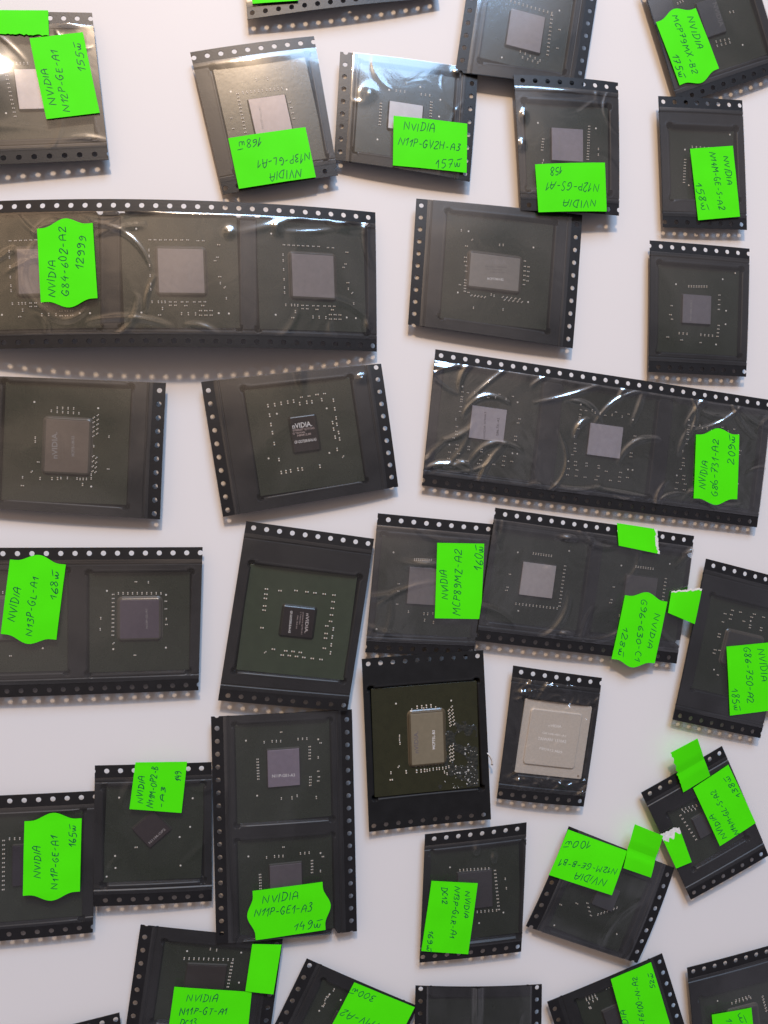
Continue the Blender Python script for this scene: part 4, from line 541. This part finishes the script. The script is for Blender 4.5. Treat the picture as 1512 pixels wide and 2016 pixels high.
 {'id': 'T21', 'corners': [(149.72, -20.83, 3.2), (182.71, -29.12, 3.2), (170.46, -83.36, 3.4), (137.72, -75.39, 3.4)], 'arch': (0.3, 0.3), 'wr': 0.2, 'film': 1, 'lab': 'carrier tape cut by right frame edge, sideways sticker priced 185', 'refl': 1.1, 'phase': [3.1, 2.34], 'pockets': [(18.15, 27.88, 27.5, 33.28)], 'chips': [{'c': (18.15, 27.88), 's': (26.6, 32.38), 'dc': (0.07, 0.068, 0.065), 'sub': None, 'lip': 1, 'lab': 'chip with dull rounded die beside the sticker priced 185', 'bright': 0, 'flux': 0, 'die': (2.45, 0.33, 13.13, 10.56, 0.0), 'caps': [('P', -4.4, 12.9, 0), ('P', -1.34, 12.96, 0), ('P', 3.98, 13.43, 0), ('P', -6.88, 11.18, 0), ('P', -4.5, 11.34, 0), ('P', 3.23, 12.22, 0), ('P', 7.71, 13.17, 0), ('P', -4.53, 9.83, 0), ('P', 0.67, 10.19, 0), ('P', -7.17, 3.98, 0), ('P', -7.21, 2.93, 0), ('P', -7.38, -1.67, 0), ('P', -7.56, -2.87, 0), ('a', -6.91, 8.27, 0), ('a', 3.41, 9.41, 0), ('a', 3.52, 8.52, 0), ('a', 7.77, 9.4, 0), ('a', 7.84, 8.49, 0), ('a', -5.73, -1.52, 0), ('a', -4.21, -9.85, 0), ('d', 3.31, 10.86, 0), ('d', -6.06, -8.36, 0)], 'marks': [], 'copies': []}], 'labels': [{'q': [(34.44, 20.97), (41.22, 43.52), (19.9, 50.17), (13.24, 27.47)], 'wavy': 0, 'torn': None, 'white': 0, 'lift': (0, 0, 0, 0), 'crease': 0, 'name': 'price_label', 'label': None, 'lines': [('NVIDIA', 1.89, 10.85, 13.08, 9.53, 2.55), ('G86-750-A2', 0.64, 15.76, 20.07, 15.35, 2.55), ('185~', 14.72, 21.47, 22.17, 20.49, 2.34)]}]},
 {'id': 'T22', 'corners': [(-14.11, -137.62, 4.4), (-15.48, -67.47, 3.4), (28.21, -67.19, 3.2), (29.76, -138.27, 3.4)], 'arch': (0.4, 0.4), 'wr': 0.35, 'film': 1, 'lab': 'tall two-chip carrier tape, wavy sticker priced 149 at its foot', 'refl': 0.8, 'phase': [2.91, 3.54], 'pockets': [(52.13, 21.9, 31.83, 30.23), (15.94, 21.8, 31.83, 30.23)], 'chips': [{'c': (52.13, 21.9), 's': (30.93, 29.33), 'dc': (0.27, 0.225, 0.28), 'sub': None, 'lip': 0, 'lab': 'upper chip of the tall two-chip tape, with lilac die', 'bright': 0, 'flux': 0, 'die': (1.2, 0.03, 11.43, 9.88, 0.0), 'caps': [('b', 9.61, 3.39, 90), ('b', 9.54, 2.07, 90), ('b', 9.46, 0.76, 90), ('b', 9.69, -4.7, 90), ('b', 9.68, -6.07, 90), ('b', 9.68, -7.44, 90), ('a', 7.04, -8.29, 90), ('a', 6.09, -8.27, 90), ('a', 5.13, -8.25, 90), ('a', 4.18, -8.22, 90), ('a', 3.23, -8.2, 90), ('a', -2.5, -8.29, 90), ('a', -3.39, -8.24, 90), ('a', -4.28, -8.19, 90), ('a', -5.17, -8.15, 90), ('a', 4.33, 8.01, 90), ('a', 3.44, 7.99, 90), ('a', 2.55, 7.98, 90), ('a', 1.66, 7.97, 90), ('a', 0.78, 7.96, 90), ('a', -0.11, 7.95, 90), ('a', -1.0, 7.94, 90), ('a', -1.89, 7.93, 90), ('b', 9.51, 5.86, 90), ('b', 3.44, -10.88, 90), ('b', -8.54, 0.96, 90), ('b', -8.1, -3.97, 90), ('Q', -8.61, -2.36, 90), ('Q', -9.12, -9.97, 90), ('a', -0.91, -10.78, 90), ('a', -2.68, -10.96, 90), ('a', -3.97, -10.7, 90), ('a', 12.26, 0.54, 90), ('a', 7.97, -11.76, 90), ('d', 9.16, -11.03, 0), ('d', -7.02, 8.42, 0), ('d', 10.4, 11.44, 0)], 'marks': [('N11P-GE1-A3', -1.48, 3.67, -1.68, -3.39, 0.91, (0.75, 0.73, 0.72))], 'copies': [((15.94, 21.8), 'lower chip of the tall two-chip tape, above the sticker priced 149', None, (0.15, 0.13, 0.145))]}], 'labels': [{'q': [(16.08, 11.23), (17.22, 33.21), (1.86, 33.87), (0.53, 11.83)], 'wavy': 1, 'torn': None, 'white': 0, 'lift': (0, 0, 0, 0), 'crease': 0, 'name': 'price_label', 'label': None, 'lines': [('NVIDIA', 2.91, 4.4, 13.94, 4.13, 2.79), ('N11P-GE1-A3', 0.08, 8.15, 17.81, 8.79, 2.56), ('149~', 12.01, 14.29, 20.34, 14.57, 2.64)]}]},
 {'id': 'T23', 'corners': [(-49.51, -80.41, 4.4), (-15.33, -81.66, 3.2), (-15.43, -125.06, 2.9), (-50.18, -123.13, 4.2)], 'arch': (0.3, 0.3), 'wr': 0.6, 'film': 1, 'lab': 'carrier tape with square sticker reading 149 over its top edge', 'refl': 0.5, 'phase': [3.45, 3.33], 'pockets': [(17.34, 21.5, 29.9, 30.45)], 'chips': [{'c': (17.34, 21.5), 's': (29.0, 29.55), 'dc': (0.05, 0.036, 0.038), 'sub': None, 'lip': 0, 'lab': 'chip with die turned diagonally under crumpled film', 'bright': 0, 'flux': 0, 'die': (-0.79, 1.22, 7.93, 7.93, 42.0), 'caps': [('d', -10.76, 11.07, 0), ('d', 10.96, 10.22, 0), ('d', 10.55, 1.33, 0), ('d', 7.56, -1.69, 0), ('d', -10.98, -10.42, 0), ('d', 8.17, -10.59, 0), ('d', -11.24, -6.73, 0), ('d', -13.42, -12.97, 0), ('P', -5.18, -4.32, 0)], 'marks': [('N11M-OP2', -1.13, -3.16, 3.35, 1.05, 0.73, (0.4, 0.36, 0.35))], 'copies': []}], 'labels': [{'q': [(10.25, 13.12), (11.88, -0.94), (27.15, -0.72), (25.5, 14.87)], 'wavy': 0, 'torn': None, 'white': 0, 'lift': (0, 0, 0, 0), 'crease': 0, 'name': 'price_label', 'label': None, 'lines': [('NVIDIA', 2.06, 3.62, 10.47, 3.35, 1.73), ('N11M-OP2-B', 0.92, 6.84, 13.36, 7.01, 1.83), ('-A3', 1.04, 9.97, 7.24, 9.72, 1.52), ('149', 9.15, 14.18, 12.12, 13.95, 1.93)]}]},
 {'id': 'T24', 'corners': [(-91.9, -87.89, 3.4), (-49.57, -88.53, 3.2), (-50.69, -131.58, 3.2), (-92.34, -131.49, 3.4)], 'arch': (0.3, 0.3), 'wr': 0.2, 'film': 1, 'lab': 'carrier tape cut by left frame edge, wavy sticker priced 165', 'refl': 0.7, 'phase': [1.96, 2.06], 'pockets': [(23.99, 22.18, 29.71, 33.4)], 'chips': [{'c': (23.99, 22.18), 's': (28.81, 32.5), 'dc': (0.05, 0.042, 0.055), 'sub': None, 'lip': 0, 'lab': 'dark die chip behind the wavy sticker priced 165', 'bright': 0, 'flux': 0, 'die': (0.04, 0.64, 10.6, 11.82, 0.0), 'caps': [('b', -6.23, 8.68, 0), ('b', -4.81, 8.62, 0), ('b', -3.38, 8.57, 0), ('b', -1.96, 8.51, 0), ('b', -0.53, 8.46, 0), ('b', 0.9, 8.4, 0), ('b', 2.33, 8.34, 0), ('b', 3.76, 8.28, 0), ('b', 5.2, 8.22, 0), ('a', -7.88, 8.27, 0), ('a', -7.89, 6.94, 0), ('a', -7.89, 5.6, 0), ('a', -7.9, 4.27, 0), ('a', -7.91, 2.94, 0), ('a', -7.92, 1.6, 0), ('a', -7.94, 0.26, 0), ('a', -7.95, -1.08, 0), ('a', -7.96, -2.42, 0), ('a', -7.98, -3.76, 0), ('a', -7.99, -5.1, 0), ('a', -8.0, -6.45, 0)], 'marks': [], 'copies': []}], 'labels': [{'q': [(22.47, 29.42), (22.32, 7.54), (38.34, 7.6), (38.45, 29.59)], 'wavy': 1, 'torn': None, 'white': 0, 'lift': (1.2, 0, 0, 1.0), 'crease': 0, 'name': 'price_label', 'label': None, 'lines': [('NVIDIA', 5.08, 4.83, 14.19, 4.77, 2.1), ('N11P-GE-A1', 1.5, 9.87, 16.85, 9.49, 1.95), ('165~', 13.35, 14.64, 19.68, 14.55, 1.95)]}]},
 {'id': 'T25', 'corners': [(51.91, -108.8, 3.2), (86.16, -107.21, 3.2), (84.42, -150.12, 3.2), (50.14, -150.5, 3.2)], 'arch': (0.3, 0.3), 'wr': 0.35, 'film': 1, 'lab': 'carrier tape with sideways four-line sticker priced 169', 'refl': 1.0, 'bulges': [(17.2, 6.47, 0.5, 0.8, 1.5), (23.17, 9.79, 0.5, 0.7, 1.3)], 'phase': [3.1, 1.02], 'pockets': [(17.91, 21.65, 31.56, 31.2)], 'chips': [{'c': (17.91, 21.65), 's': (30.66, 30.3), 'dc': (0.075, 0.068, 0.074), 'sub': None, 'lip': 0, 'lab': 'chip with dim grey die right of the sticker priced 169', 'bright': 0, 'flux': 0, 'die': (-0.05, 1.13, 11.36, 11.89, 0.0), 'caps': [('a', 6.93, 6.61, 0), ('a', 7.02, 5.42, 0), ('a', 7.1, 4.23, 0), ('a', 7.19, 3.04, 0), ('a', 7.28, 1.84, 0), ('a', 7.37, 0.65, 0), ('a', 7.46, -0.54, 0), ('a', 7.55, -1.74, 0), ('a', 7.65, -2.94, 0), ('a', 7.74, -4.14, 0), ('a', 7.83, -5.33, 0), ('a', 7.93, -6.54, 0), ('b', 0.56, -6.49, 0), ('b', 1.87, -6.53, 0), ('b', 3.17, -6.56, 0), ('b', 4.48, -6.6, 0), ('b', 5.79, -6.64, 0), ('b', 7.11, -6.68, 0), ('b', -4.91, 7.94, 0), ('b', -3.71, 7.88, 0), ('b', -2.49, 7.83, 0), ('b', -1.28, 7.78, 0), ('b', -0.06, 7.72, 0), ('b', 1.16, 7.66, 0), ('b', 2.38, 7.6, 0), ('b', 3.61, 7.54, 0), ('b', 4.84, 7.48, 0), ('b', 10.36, 3.45, 0), ('b', 10.67, 0.26, 0), ('d', 9.47, -7.75, 0), ('d', -8.18, 9.23, 0), ('d', 1.15, -10.3, 0)], 'marks': [], 'copies': []}], 'labels': [{'q': [(18.02, 17.5), (15.89, 40.71), (0.24, 38.04), (2.59, 15.09)], 'wavy': 0, 'torn': None, 'white': 0, 'lift': (0, 0, 0, 0), 'crease': 0, 'name': 'price_label', 'label': None, 'lines': [('NVIDIA', 2.73, 3.82, 11.19, 3.19, 1.74), ('N13P-GLR-A1', 1.36, 7.61, 18.11, 7.06, 1.82), ('DC12', 1.91, 12.0, 7.18, 11.07, 1.82), ('169~', 16.07, 14.42, 22.82, 14.05, 1.82)]}]},
 {'id': 'T26', 'corners': [(86.04, -141.8, 3.2), (100.88, -109.48, 3.2), (138.85, -126.36, 3.2), (124.94, -157.26, 4.2)], 'arch': (0.9, 0.3), 'wr': 0.5, 'film': 1, 'lab': 'tilted carrier tape, upside-down sticker reading 100 and creased blank sticker', 'refl': 1.5, 'phase': [0.2, 3.72], 'pockets': [(14.34, 20.84, 26.38, 27.91)], 'chips': [{'c': (14.34, 20.84), 's': (25.48, 27.01), 'dc': (0.1, 0.098, 0.108), 'sub': None, 'lip': 0, 'lab': 'chip with grey die below the upside-down sticker reading 100', 'bright': 0, 'flux': 0, 'die': (3.06, -1.3, 7.32, 7.68, 0.0), 'caps': [('b', -3.33, -1.36, 90), ('b', -2.6, -2.25, 90), ('b', -1.87, -3.15, 90), ('b', -1.14, -4.04, 90), ('b', -0.41, -4.94, 90), ('b', 0.32, -5.85, 90), ('b', 1.05, -6.76, 90), ('a', -1.15, 3.75, 90), ('a', -2.26, 2.78, 90), ('a', -3.38, 1.81, 90), ('a', -4.5, 0.84, 90), ('P', -2.49, 7.22, 90), ('P', -4.78, 12.44, 90), ('d', -11.88, 11.54, 0), ('d', -7.12, -10.49, 0)], 'marks': [], 'copies': []}], 'labels': [{'q': [(19.22, 22.73), (18.36, -0.62), (33.87, -0.31), (34.44, 22.32)], 'wavy': 0, 'torn': None, 'white': 0, 'lift': (0, 0, 0, 0), 'crease': 0, 'name': 'price_label', 'label': None, 'lines': [('NVIDIA', 3.54, 4.38, 14.54, 3.79, 2.3), ('N12M-GE-B-B1', 1.27, 8.8, 21.42, 5.97, 2.05), ('100~', 13.65, 14.34, 22.27, 11.75, 2.3)]}, {'q': [(43.95, 20.18), (44.07, 31.06), (29.17, 33.75), (28.9, 22.97)], 'wavy': 0, 'torn': None, 'white': 0, 'lift': (1.5, 2.2, 0.1, 0.1), 'crease': 1.2, 'name': 'blank_sticker', 'label': 'creased blank green sticker hanging off the edge', 'lines': []}]},
 {'id': 'T27', 'corners': [(126.54, -99.81, 3.2), (156.16, -85.47, 3.2), (174.35, -124.8, 3.0), (145.03, -137.84, 3.2)], 'arch': (0.2, 0.3), 'wr': 0.15, 'film': 1, 'lab': 'strongly tilted carrier tape, sticker priced 138 and two blank sticker pieces', 'refl': 0.6, 'phase': [2.63, 2.1], 'pockets': [(16.54, 22.41, 22.87, 22.58)], 'chips': [{'c': (16.54, 22.41), 's': (21.97, 21.68), 'dc': (0.075, 0.072, 0.078), 'sub': None, 'lip': 0, 'lab': 'small dark die chip left of the sticker priced 138', 'bright': 0, 'flux': 0, 'die': (-0.51, 0.67, 7.19, 7.4, 0.0), 'caps': [('b', -5.83, 9.12, 0), ('b', -4.52, 8.81, 0), ('b', -3.21, 8.51, 0), ('b', -1.89, 8.21, 0), ('b', -0.57, 7.9, 0), ('b', -5.42, 7.94, 0), ('b', -4.11, 7.62, 0), ('b', -2.8, 7.31, 0), ('b', -1.48, 6.99, 0), ('a', -7.21, 7.61, 0), ('a', -6.98, 6.12, 0), ('a', -6.74, 4.64, 0), ('a', -6.51, 3.14, 0), ('a', -6.27, 1.65, 0), ('a', -6.03, 0.15, 0), ('a', -5.79, -1.35, 0), ('a', -5.54, -2.85, 0)], 'marks': [], 'copies': []}], 'labels': [{'q': [(17.06, 30.17), (16.75, 7.24), (31.59, 6.37), (32.44, 29.45)], 'wavy': 0, 'torn': None, 'white': 0, 'lift': (0, 0, 0, 0), 'crease': 0, 'name': 'price_label', 'label': None, 'lines': [('NVIDIA', 1.5, 3.5, 11.31, 2.94, 1.89), ('N14M-GL-S-A2', 0.13, 8.07, 18.38, 7.0, 1.89), ('138~', 11.36, 14.49, 19.97, 13.5, 1.89)]}, {'q': [(14.12, -8.88), (24.21, -8.76), (23.99, 6.34), (12.88, 6.67)], 'wavy': 0, 'torn': 'L', 'white': 0, 'lift': (2.0, 2.5, 0.1, 0.1), 'crease': 1.0, 'name': 'blank_sticker', 'label': 'creased blank green sticker sticking out above the tape', 'lines': []}, {'q': [(-0.38, 15.72), (6.54, 16.74), (5.46, 29.95), (-0.46, 29.26)], 'wavy': 0, 'torn': 'T', 'white': 4.5, 'lift': (0, 0, 0, 0), 'crease': 0, 'name': 'blank_sticker', 'label': 'small green sticker with a white torn end', 'lines': []}]},
 {'id': 'T28', 'corners': [(-44.17, -181.33, 3.2), (-36.76, -130.44, 3.2), (6.34, -138.82, 2.9), (-0.75, -189.12, 3.2)], 'arch': (0.3, 0.3), 'wr': 0.2, 'film': 1, 'lab': 'carrier tape at bottom edge, level sticker cut by the frame and blank sticker beside', 'refl': 0.5, 'phase': [3.57, 1.21], 'pockets': [(34.56, 21.82, 25.13, 28.52)], 'chips': [{'c': (34.56, 21.82), 's': (24.23, 27.62), 'dc': (0.05, 0.04, 0.038), 'sub': None, 'lip': 0, 'lab': 'dark die chip above the level sticker at the bottom edge', 'bright': 0, 'flux': 0, 'die': (0.87, 0.02, 9.66, 11.91, 0.0), 'caps': [('b', 7.29, 7.31, 90), ('b', 7.33, 5.83, 90), ('b', 7.36, 4.35, 90), ('b', 7.4, 2.87, 90), ('b', 7.43, 1.38, 90), ('b', 7.46, -0.11, 90), ('b', 7.49, -1.6, 90), ('b', 7.51, -3.1, 90), ('b', 7.54, -4.6, 90), ('b', 7.56, -6.1, 90), ('b', 7.58, -7.61, 90), ('a', 6.52, -7.49, 90), ('a', 5.45, -7.45, 90), ('a', 4.39, -7.41, 90), ('a', 3.33, -7.37, 90), ('a', 2.26, -7.33, 90), ('a', 1.2, -7.29, 90), ('a', 0.14, -7.25, 90), ('a', -0.93, -7.21, 90), ('b', 10.62, -0.21, 90), ('b', 10.38, -2.19, 90), ('d', 9.89, -9.83, 0), ('d', 0.49, -10.46, 0), ('d', 9.59, 6.76, 0)], 'marks': [], 'copies': []}], 'labels': [{'q': [(33.91, 12.76), (34.25, 36.51), (17.53, 37.14), (16.99, 12.84)], 'wavy': 0, 'torn': None, 'white': 0, 'lift': (0, 0, 0, 0), 'crease': 0, 'name': 'price_label', 'label': None, 'lines': [('NVIDIA', 4.18, 4.1, 13.6, 3.77, 2.18), ('N11P-GT-A1', 2.58, 8.36, 16.89, 7.38, 2.23), ('DC13', 3.03, 11.82, 8.04, 11.38, 2.08)]}, {'q': [(49.13, 34.59), (50.25, 43.63), (34.76, 43.2), (34.47, 34.47)], 'wavy': 0, 'torn': None, 'white': 0, 'lift': (0.1, 1.0, 1.2, 0.1), 'crease': 0, 'name': 'blank_sticker', 'label': 'blank green sticker over the right sprocket holes', 'lines': []}]},
 {'id': 'T29', 'corners': [(0.51, -171.86, 3.2), (13.8, -145.71, 3.2), (49.71, -164.91, 3.0), (35.8, -191.59, 3.2)], 'arch': (0.3, 0.3), 'wr': 0.3, 'film': 1, 'lab': 'tilted carrier tape at bottom edge, upside-down sticker priced 300', 'refl': 0.5, 'phase': [0.09, 3.36], 'pockets': [(13.84, 20.61, 23.95, 25.95)], 'chips': [{'c': (13.84, 20.61), 's': (23.05, 25.05), 'dc': (0.055, 0.05, 0.052), 'sub': None, 'lip': 0, 'lab': 'chip with scattered dots left of the sticker priced 300', 'bright': 0, 'flux': 0, 'die': (0.66, 0.27, 6.65, 6.55, 0.0), 'caps': [('Q', 9.98, 7.76, 90), ('Q', 7.77, 8.48, 90), ('Q', 6.16, 8.88, 90), ('Q', 4.76, 8.47, 90), ('d', 2.21, 9.0, 0), ('d', 8.12, 8.35, 0), ('d', 7.8, 4.18, 0), ('a', 7.09, 8.74, 90), ('a', 3.93, 8.66, 90)], 'marks': [], 'copies': []}], 'labels': [{'q': [(14.06, 38.78), (13.71, 16.58), (29.26, 17.16), (29.42, 39.34)], 'wavy': 0, 'torn': None, 'white': 0, 'lift': (0, 0, 0, 0), 'crease': 0, 'name': 'price_label', 'label': None, 'lines': [('67MV-A2', 5.76, 6.95, 21.11, 6.84, 2.44), ('300~', 13.38, 14.19, 21.61, 13.86, 2.17)]}]},
 {'id': 'T30', 'corners': [(47.81, -198.38, 3.4), (48.74, -157.66, 3.6), (91.67, -161.8, 3.2), (90.95, -203.17, 3.2)], 'arch': (0.3, 0.9), 'wr': 0.5, 'film': 1, 'lab': 'black carrier tape with shiny dark window at bottom centre, no sticker', 'refl': 2.0, 'bulges': [(39.3, 20.53, 0.6, 14, 1.2)], 'phase': [0.07, 0.13], 'pockets': [(20.0, 22.31, 35.45, 36.62)], 'chips': [{'c': (20.0, 22.31), 's': (34.55, 35.72), 'dc': (0.055, 0.05, 0.052), 'sub': None, 'lip': 0, 'lab': 'plain black chip without markings at the bottom centre', 'bright': 0, 'flux': 0, 'caps': [], 'marks': [], 'copies': []}], 'labels': []},
 {'id': 'T31', 'corners': [(104.7, -201.97, 3.2), (93.52, -167.97, 3.2), (134.78, -155.75, 2.8), (145.96, -190.15, 3.2)], 'arch': (0.3, 0.3), 'wr': 0.15, 'film': 1, 'lab': 'tilted carrier tape at bottom edge, tall sticker ending in the number 52', 'refl': 0.4, 'phase': [0.85, 1.7], 'pockets': [(19.37, 22.08, 26.55, 25.65)], 'chips': [{'c': (19.37, 22.08), 's': (25.65, 24.75), 'dc': (0.055, 0.05, 0.052), 'sub': None, 'lip': 0, 'lab': 'chip with dense dot grid left of the tall bottom sticker', 'bright': 0, 'flux': 0, 'die': (1.74, 1.02, 7.47, 8.08, 0.0), 'caps': [('b', 12.21, 8.89, 90), ('b', 12.15, 7.82, 90), ('b', 12.08, 6.75, 90), ('b', 12.01, 5.68, 90), ('b', 11.43, 8.95, 90), ('b', 11.35, 7.85, 90), ('b', 11.27, 6.74, 90), ('b', 11.19, 5.64, 90), ('Q', 12.51, 1.33, 90), ('Q', 12.48, 0.26, 90), ('Q', 12.45, -0.81, 90), ('b', 10.08, 8.52, 90), ('b', 10.14, 6.93, 90), ('b', 10.2, 5.33, 90), ('a', 8.59, 8.69, 90), ('a', 8.15, 8.53, 90)], 'marks': [], 'copies': []}], 'labels': [{'q': [(8.5, 21.56), (35.45, 22.82), (35.28, 38.04), (6.59, 37.76)], 'wavy': 0, 'torn': None, 'white': 0, 'lift': (0, 0, 0, 0), 'crease': 0, 'name': 'price_label', 'label': None, 'lines': [('NVIDIA', 4.97, 1.53, 15.84, 2.11, 2.01), ('NF-F6100-N-A2', 4.65, 7.24, 25.28, 9.38, 2.01), ('52~', 19.33, 14.57, 24.29, 14.93, 1.66)]}]},
 {'id': 'T32', 'corners': [(143.84, -161.36, 3.2), (183.6, -155.01, 3.2), (188.52, -199.27, 3.2), (147.96, -204.0, 3.2)], 'arch': (0.3, 0.3), 'wr': 0.6, 'film': 1, 'lab': 'carrier tape in bottom right corner, small sticker cut by the frame', 'refl': 1.0, 'phase': [2.13, 3.26], 'pockets': [(17.72, 24.5, 28.48, 26.0)], 'chips': [{'c': (17.72, 24.5), 's': (27.58, 25.1), 'dc': (0.055, 0.05, 0.052), 'sub': None, 'lip': 1, 'lab': 'chip with dot rows above the sticker in the bottom right corner', 'bright': 0, 'flux': 0, 'die': (2.14, -0.49, 10.15, 9.81, 0.0), 'caps': [('b', -1.51, 7.05, 0), ('b', -0.07, 7.11, 0), ('b', 1.36, 7.17, 0), ('b', 2.81, 7.23, 0), ('b', 4.25, 7.28, 0), ('b', 5.7, 7.33, 0), ('b', 0.18, 7.67, 0), ('b', 1.4, 7.74, 0), ('b', 2.64, 7.82, 0), ('b', 3.87, 7.89, 0), ('b', 5.11, 7.96, 0), ('c', 10.27, 6.68, 0), ('c', 10.42, 5.61, 0), ('c', 10.58, 4.54, 0), ('c', 10.74, 3.47, 0), ('c', 10.9, 2.39, 0), ('c', 11.06, 1.32, 0), ('d', -6.66, 9.15, 0)], 'marks': [], 'copies': []}], 'labels': [{'q': [(21.84, 18.94), (22.11, 36.16), (7.2, 35.01), (6.96, 17.85)], 'wavy': 0, 'torn': None, 'white': 0, 'lift': (0, 0, 0, 0), 'crease': 0, 'name': 'price_label', 'label': None, 'lines': [('19', 2.36, 9.88, 5.42, 9.82, 2.09), ('~', 1.3, 5.43, 4.79, 4.53, 2.09)]}]},
 {'id': 'T33', 'corners': [(-80.12, -162.49, 3.2), (-43.13, -156.97, 3.2), (-39.35, -197.72, 3.2), (-76.21, -202.02, 3.2)], 'arch': (0.2, 0.2), 'wr': 0.2, 'film': 1, 'lab': 'corner of a black carrier tape in the bottom left', 'refl': 1.0, 'phase': [3.99, 0.6], 'pockets': [(19.3, 19.75, 28.26, 27.86)], 'chips': [], 'labels': []}
]
KIDS = {}
for d in TAPES:
    sh = Sheet(d['corners'], d['arch'])
    root = empty('carrier_tape', Matrix.Translation(sh.o*MM))
    tag(root, d['lab'], 'tape', 'cut carrier tape pieces spread on the white table')
    build_strip(sh, d, root)
    if d['film']: build_film(sh, d, root)
    if d.get('tab'):
        tx, ty = d['tab']; V = []; F = []
        for i in range(9):
            t = i/8; x = sh.W-.3+1.7*math.sin(t*math.pi*.62); y = ty-2.2+4.4*t
            for e in (-.32, .32): V.append(sh(x+e, y, -.2-.5*t*t+.25*(e > 0))-sh.o)
        for i in range(8): F.append([2*i, 2*i+1, 2*i+3, 2*i+2])
        mesh_obj('glue_string', V, F, M_TORN, root, smooth=True, solid=.15)
    for i, l in enumerate(d['labels']): build_label(sh, d, l, root, i)
    for e in d['chips']:
        ch = build_chip(sh, e, d['film'], e['lab'])
        if e['copies']:
            KIDS.clear()
            for o in list(COL.objects):
                if o.parent: KIDS.setdefault(o.parent.name, []).append(o)
        for (c, lab, marks, dc) in e['copies']:
            k = copy_thing(ch); k.matrix_world = sh.frame(c[0], c[1], 0.); k['label'] = lab
            if dc:
                for o in [o for o in COL.objects if o.parent == k and o.name.startswith('die')]:
                    o.data = o.data.copy(); o.data.materials.clear(); o.data.materials.append(die_mat(dc, False))
            if marks:
                die = [o for o in COL.objects if o.parent == k and o.name.startswith('die')][0]
                add_marks(marks, die, -2.95+1.35+.80)
